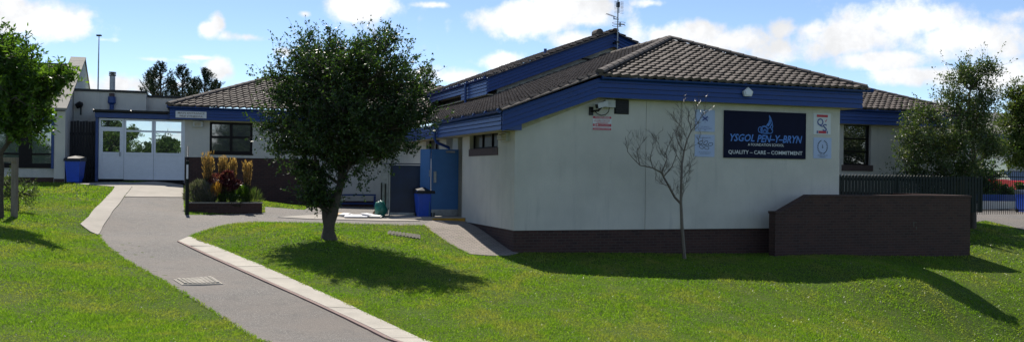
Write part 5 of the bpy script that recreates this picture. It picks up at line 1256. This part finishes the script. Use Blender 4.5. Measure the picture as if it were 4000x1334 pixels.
# red car
cp = P(3940, 770, 49.5); cp.z = g1(cp.x, cp.y) + .02; carr = root('parked_car', cp, 'bright red parked car seen through the railing fence', 'car', rz=1.75); mcar = wm(carr)
def CB(prof, y0, y1, name, mat, par=None):
    mb = MB(); n_ = len(prof); mb.add([mcar @ Vector((x, y0, z)) for x, z in prof] + [mcar @ Vector((x, y1, z)) for x, z in prof], [tuple(range(n_)), tuple(range(2*n_-1, n_-1, -1))] + [(i, i+n_, (i+1)%n_+n_, (i+1)%n_) for i in range(n_)]); return mb.build(name, mat, par or carr)
body = CB([(-1.9,.25),(-1.95,.6),(-1.85,.85),(-1.1,.95),(-.5,1.0),(1.4,1.0),(1.85,.9),(1.95,.5),(1.9,.25)], -.8, .8, 'body', M['redcar'])
CB([(-1.05,.96),(-.45,1.40),(1.0,1.42),(1.5,1.0)], -.68, .68, 'cabin', M['glass']); CB([(-.45,1.40),(-.35,1.46),(.9,1.47),(1.0,1.42)], -.66, .66, 'roof', M['rubber'])
for x in (-1.2, 1.2):
    for y in (-.82, .62): mb = MB(); mb.tube([mcar @ Vector((x, y, .31)), mcar @ Vector((x, y+.2, .31))], .31, 16); w_ = mb.build('wheel', M['rubber'], carr)
for y in (-.6, .6): mb = MB(); mb.sphere(mcar @ Vector((-1.93, y, .68)), .1, 8, (.4,1,.7)); mb.build('headlight', M['pgrey'], carr)

# trees standing behind the viewer, mirrored in the entrance glass
for i, (x, y, lab) in enumerate([(-1.5, -16, 'wide bushy tree behind the viewpoint, left of the pair mirrored in the porch glass'), (4.5, -18, 'wide bushy tree behind the viewpoint, right of the pair mirrored in the porch glass'), (-7.5, -20, 'bushy tree behind the viewpoint towards the left lawn'), (10.5, -16, 'bushy tree behind the viewpoint towards the right bank')]):
    b = Vector((x, y, g1(x, y))); rt = 1.9
    make_tree('garden_tree', lab, 'tree', [(b, .2), (b+UP*1, .15), (b+UP*2, .12), (b+UP*3, .08)], [(b+Vector((-1.2,0,3.2)), rt, .8), (b+Vector((1.3,.3,3.0)), rt*.9, .8), (b+Vector((0,0,4.2)), rt*.8, .8), (b+Vector((2.2,0,2.0)), 1.3, .9), (b+Vector((-2.2,0,2.0)), 1.3, .9)], M['hedge'], M['bark'], leafL=.30, leafW=.17, nb=5, ntw=7, nl=10, tw=.8, seed=60+i, spread=.2, group='trees behind the viewpoint')

# ================================================================== grass
def inpoly(x, y, poly):
    inside = np.zeros(len(x), bool); m_ = len(poly); j = m_-1
    for i in range(m_):
        xi, yi, xj, yj = poly[i][0], poly[i][1], poly[j][0], poly[j][1]
        c = ((yi > y) != (yj > y)) & (x < (xj-xi)*(y-yi)/(yj-yi+1e-12)+xi); inside ^= c; j = i
    return inside
hard = [asphalt_poly, poly_px(lsl_l+lsl_r), poly_px(apron), [p[0] for p in sp_]+[p[1] for p in sp_][::-1], blk,
        [W(-.05,-.02), W(10.1,-.02), W(10.1,-.9), W(14.15,-.9), W(14.15,6), W(24,6), W(24,30), W(-25,30), W(-25,15.3), W(-12.4,15.3), W(-12.0,14.95), W(-12.0,15.6), W(-8,15.8), W(-.05,16)],
        [W(7.28,-.9),W(14.13,-.9),W(14.13,-.6),W(7.28,-.6)], [pb0, pb1, pb1+by*1.4, pb0+by*1.4],
        [p for p in poly_px([(3800,868),(3850,862),(3930,880),(4010,900)])] + [Vector((30, 36, 0)), Vector((34, 60, 0)), Vector((12, 60, 0)), P(3660, 800, 46)]]
def blades(region, dens, h, w, seed):
    rg = np.random.default_rng(seed); y0, y1 = region; 
    xl = lambda y: -.60*y - .6; xr = lambda y: .60*y + .6
    area = (y1-y0)*((xr(y1)-xl(y1))+(xr(y0)-xl(y0)))/2; n_ = int(area*dens)
    y = rg.uniform(y0, y1, int(n_*1.3)); x = rg.uniform(-1, 1, len(y))*(.60*y1+.6); k = np.abs(x) < .60*y+.6; x, y = x[k], y[k]
    # clumping
    cl = np.sin(x*7.3+np.sin(y*5.1)*1.7)*np.sin(y*6.7+np.sin(x*4.3)*1.9); k = rg.random(len(x)) < .72+.28*cl; x, y = x[k], y[k]
    bad = np.zeros(len(x), bool)
    for pl in hard: bad |= inpoly(x, y, pl)
    x, y = x[~bad], y[~bad]; z = G(x, y); n_ = len(x)
    tall = 1 + .35*np.sin(x*1.9+1)*np.sin(y*1.3+2) + .25*np.sin(x*5.1)*np.cos(y*4.7)
    h_ = h*tall*rg.uniform(.55, 1.35, n_); d_ = rdir(rg, n_); d_[:, 2] = np.abs(d_[:, 2])*.8 + .55; d_ = unit(d_)
    s_ = unit(np.cross(d_, rdir(rg, n_))) * (w*rg.uniform(.7, 1.3, n_)/2)[:, None]; b = np.c_[x, y, z-.004]
    V = np.stack([b - s_, b + s_, b + d_*h_[:, None]], 1).reshape(-1, 3); 
    t_ = np.clip(rg.normal(.5, .2, n_) + .12*cl[~bad[:len(cl)]][:n_] if False else rg.normal(.5, .22, n_), 0, 1)
    dead = rg.random(n_) < .03; t_[dead] = 1
    return V, np.repeat(t_, 3)
VV, TTt = [], []
for reg, dens, h, w, sd in (((7.5, 11.5), 4200, .034, .009, 1), ((11.5, 15.5), 3100, .036, .011, 2), ((15.5, 20), 2000, .038, .015, 3), ((20, 27), 1000, .042, .022, 4), ((27, 40), 330, .055, .036, 5)):
    v_, t_ = blades(reg, dens, h, w, sd); VV.append(v_); TTt.append(t_)
rgE = np.random.default_rng(909)
for line, side in ((a_left, 1), (si, 1), (lawn_top, 1), (poly_px(blk_px[:4]), 1)):
    for p, q in zip(line[:-1], line[1:]):
        L_ = (Vector(q[:2]) - Vector(p[:2])).length; m_ = int(L_*150)
        if m_ < 1: continue
        f = rgE.random(m_); c_ = np.sin((f*L_ + p[0]*3)*6)*.5 + np.sin((f*L_ + p[1])*13.7)*.5
        d_ = np.array([q[0]-p[0], q[1]-p[1]]); d_ = d_/np.linalg.norm(d_); nn_ = np.array([-d_[1], d_[0]])
        off = rgE.normal(0, .022, m_) + .02*c_
        x = p[0] + f*(q[0]-p[0]) + nn_[0]*off; y = p[1] + f*(q[1]-p[1]) + nn_[1]*off; z = G(x, y) + .012
        dd_ = rdir(rgE, m_); dd_[:, 2] = np.abs(dd_[:, 2])*.6 + .5; dd_ = unit(dd_); sd_ = unit(np.cross(dd_, rdir(rgE, m_)))*.006
        b_ = np.c_[x, y, z]; VV.append(np.stack([b_ - sd_, b_ + sd_, b_ + dd_*rgE.uniform(.025, .06, (m_, 1))], 1).reshape(-1, 3)); TTt.append(np.repeat(np.clip(rgE.normal(.5, .2, m_), 0, 1), 3))
VV = np.concatenate(VV); TTt = np.concatenate(TTt); print('blades', len(VV)//3)
o = npmesh('lawn_grass', VV, np.arange(len(VV)), 3, M['grass'], attr=TTt); tag(o, label='short mown green grass of the lawns and banks', category='grass', kind='stuff')
# white clover and daisies dotted in the lawn
rg = np.random.default_rng(77); y = rg.uniform(8, 24, 900); x = rg.uniform(-1, 1, 900)*.6*y; bad = np.zeros(900, bool)
for pl in hard: bad |= inpoly(x, y, pl)
x, y = x[~bad], y[~bad]; mbv = np.c_[x, y, G(x, y)+.045]; n_ = len(x)
D_ = unit(rdir(rg, n_)*.4 + [0,0,.3]); V, Fc = leaf_arrays(mbv, D_, .022, .02, rg)
o = npmesh('lawn_flowers', V, Fc, 3, M['slab'], attr=np.ones(len(V))); tag(o, label='tiny pale clover flowers and bits scattered through the lawn', category='flowers', kind='stuff')

# ================================================================== camera, sun, sky
cam = bpy.data.cameras.new('Camera'); co = bpy.data.objects.new('Camera', cam); COL.objects.link(co)
cam.sensor_width = 36; cam.lens = F/4000*36; cam.shift_y = 13/4000; cam.clip_end = 2000; cam.clip_start = .05
co.matrix_world = Matrix.Rotation(PI/2, 4, 'X') @ Matrix.Rotation(TH, 4, 'Z'); scn.camera = co
SUN = Vector((-.300, .795, 1.0)).normalized()     # towards the sun
sl_ = bpy.data.lights.new('Sun', 'SUN'); sl_.energy = 5.0; sl_.angle = R(.53); sl_.color = (1, .94, .84)
so_ = bpy.data.objects.new('Sun', sl_); COL.objects.link(so_); so_.rotation_euler = SUN.to_track_quat('Z', 'Y').to_euler(); so_.location = SUN*40
w = bpy.data.worlds.new('World'); scn.world = w; w.use_nodes = True; nt = w.node_tree; bg = nt.nodes['Background']
sky = nd(nt, 'ShaderNodeTexSky', sky_type='NISHITA', sun_disc=False); sky.sun_elevation = math.asin(SUN.z); sky.sun_rotation = math.atan2(SUN.x, SUN.y)
sky.air_density = 1.0; sky.dust_density = .3; sky.ozone_density = 1.0; sky.altitude = 4000
tc = nd(nt, 'ShaderNodeTexCoord'); dirv = tc.outputs['Generated']
def vmath(op, a, b=None):
    x = nd(nt, 'ShaderNodeVectorMath', operation=op)
    for i, v_ in enumerate((a, b)):
        if v_ is None: continue
        if isinstance(v_, (tuple, list)): x.inputs[i].default_value = v_
        else: nt.links.new(v_, x.inputs[i])
    return x.outputs['Value'] if op == 'LENGTH' else x.outputs[0]
def smath(op, a, b=0.0, clamp=False):
    x = nd(nt, 'ShaderNodeMath', operation=op, use_clamp=clamp)
    for i, v_ in enumerate((a, b)):
        if isinstance(v_, (int, float)): x.inputs[i].default_value = v_
        else: nt.links.new(v_, x.inputs[i])
    return x.outputs[0]
CL = [(110,70,230,75,1),(270,100,90,60,1),(20,30,120,60,1),(820,120,40,30,.75),(850,95,25,40,.7),(970,146,115,22,.8),(1115,200,50,24,.9),(1380,20,115,48,1),(1190,55,22,14,.6),(590,232,130,16,.75),(860,275,50,45,1),(480,330,110,50,1),(405,155,55,12,.5),(245,158,30,10,.5),
      (1010,335,110,24,.8),(2060,78,185,60,1),(2230,40,150,55,1),(1640,285,70,26,.8),(1780,300,130,40,1),(1960,245,110,36,1),(2240,160,100,36,1),(2545,12,60,16,.6),
      (2600,150,110,45,1),(2730,125,120,50,1),(2880,165,170,55,1),(3080,200,200,60,1),(3330,150,200,70,1),(3560,80,240,80,1),(3800,150,260,110,1),(3960,60,150,60,.9),(3450,235,220,40,1),(3650,290,260,40,.9),(3960,300,220,90,.9),(3620,420,150,30,.8),(3200,120,90,30,.7),(330,60,60,30,.7),(330,345,60,55,1),(600,300,70,20,.7),(700,330,60,16,.7),(760,225,90,10,.6),(540,340,40,40,.8),(1700,20,70,10,.5),(2430,200,40,40,.9),(3050,120,60,40,.9)]
fine = noise(nt, 26, 8, .6, dirv); mid_ = noise(nt, 9, 6, .6, dirv)
st = nd(nt, 'ShaderNodeMapping'); st.inputs['Scale'].default_value = (1, 1, 2.2); nt.links.new(dirv, st.inputs[0])
acc = None
for (px, py, rx, ry, amp) in CL:
    r_ = ray(px, py); d_ = Vector(r_).normalized(); k = d_.y
    v_ = vmath('SUBTRACT', dirv, tuple(d_)); v_ = vmath('MULTIPLY', v_, (F/rx/k*1.0, F/rx/k*.6, F/ry/k)); ln = vmath('LENGTH', v_)
    b_ = smath('SUBTRACT', 1.0*amp, smath('MULTIPLY', ln, .62*amp)); acc = b_ if acc is None else smath('MAXIMUM', acc, b_)
# scattered cloud elsewhere in the sky
gen = noise(nt, 3.2, 7, .58, st.outputs[0]); sepd = nd(nt, 'ShaderNodeSeparateXYZ'); nt.links.new(dirv, sepd.inputs[0])
away = smath('SUBTRACT', .42, sepd.outputs[1], clamp=True)
acc = smath('MAXIMUM', acc, smath('MULTIPLY', smath('SUBTRACT', gen, .50), smath('MULTIPLY', away, 4.5)))
acc = smath('ADD', acc, smath('MULTIPLY', smath('SUBTRACT', fine, .5), 1.5)); acc = smath('ADD', acc, smath('MULTIPLY', smath('SUBTRACT', mid_, .5), 1.3))
cov_ = nd(nt, 'ShaderNodeMapRange', interpolation_type='SMOOTHSTEP'); cov_.inputs['From Min'].default_value = .20; cov_.inputs['From Max'].default_value = .72; nt.links.new(acc, cov_.inputs['Value'])
shade = nd(nt, 'ShaderNodeMapRange', interpolation_type='SMOOTHSTEP'); shade.inputs['From Min'].default_value = .38; shade.inputs['From Max'].default_value = .66; shade.inputs['To Min'].default_value = 1.0; shade.inputs['To Max'].default_value = .72; nt.links.new(noise(nt, 11, 6, .62, vmath('ADD', dirv, (.3,.2,.03))), shade.inputs['Value'])
SKY = .125
cloudc = vmath('MULTIPLY', (1.12/SKY, 1.13/SKY, 1.16/SKY), None); 
cm = nd(nt, 'ShaderNodeVectorMath', operation='SCALE'); cm.inputs[0].default_value = (.95/SKY, .96/SKY, .98/SKY); nt.links.new(shade.outputs[0], cm.inputs['Scale'])
mxx = nd(nt, 'ShaderNodeMix', data_type='RGBA'); nt.links.new(cov_.outputs[0], mxx.inputs[0]); nt.links.new(vmath('MULTIPLY', sky.outputs[0], (1.0, 1.0, 1.0)), mxx.inputs[6]); nt.links.new(cm.outputs[0], mxx.inputs[7])
nt.links.new(mxx.outputs[2], bg.inputs[0]); bg.inputs[1].default_value = SKY
w.cycles.sampling_method = 'MANUAL'; w.cycles.sample_map_resolution = 1024
vs_ = scn.view_settings; vs_.view_transform = 'Standard'; vs_.look = 'None'; vs_.exposure = .3; vs_.gamma = 1
scn.cycles.max_bounces = 6; scn.cycles.diffuse_bounces = 3; scn.cycles.glossy_bounces = 3; scn.cycles.transmission_bounces = 3
scn.cycles.use_denoising = True
scn.render.resolution_x = 1024; scn.render.resolution_y = 341
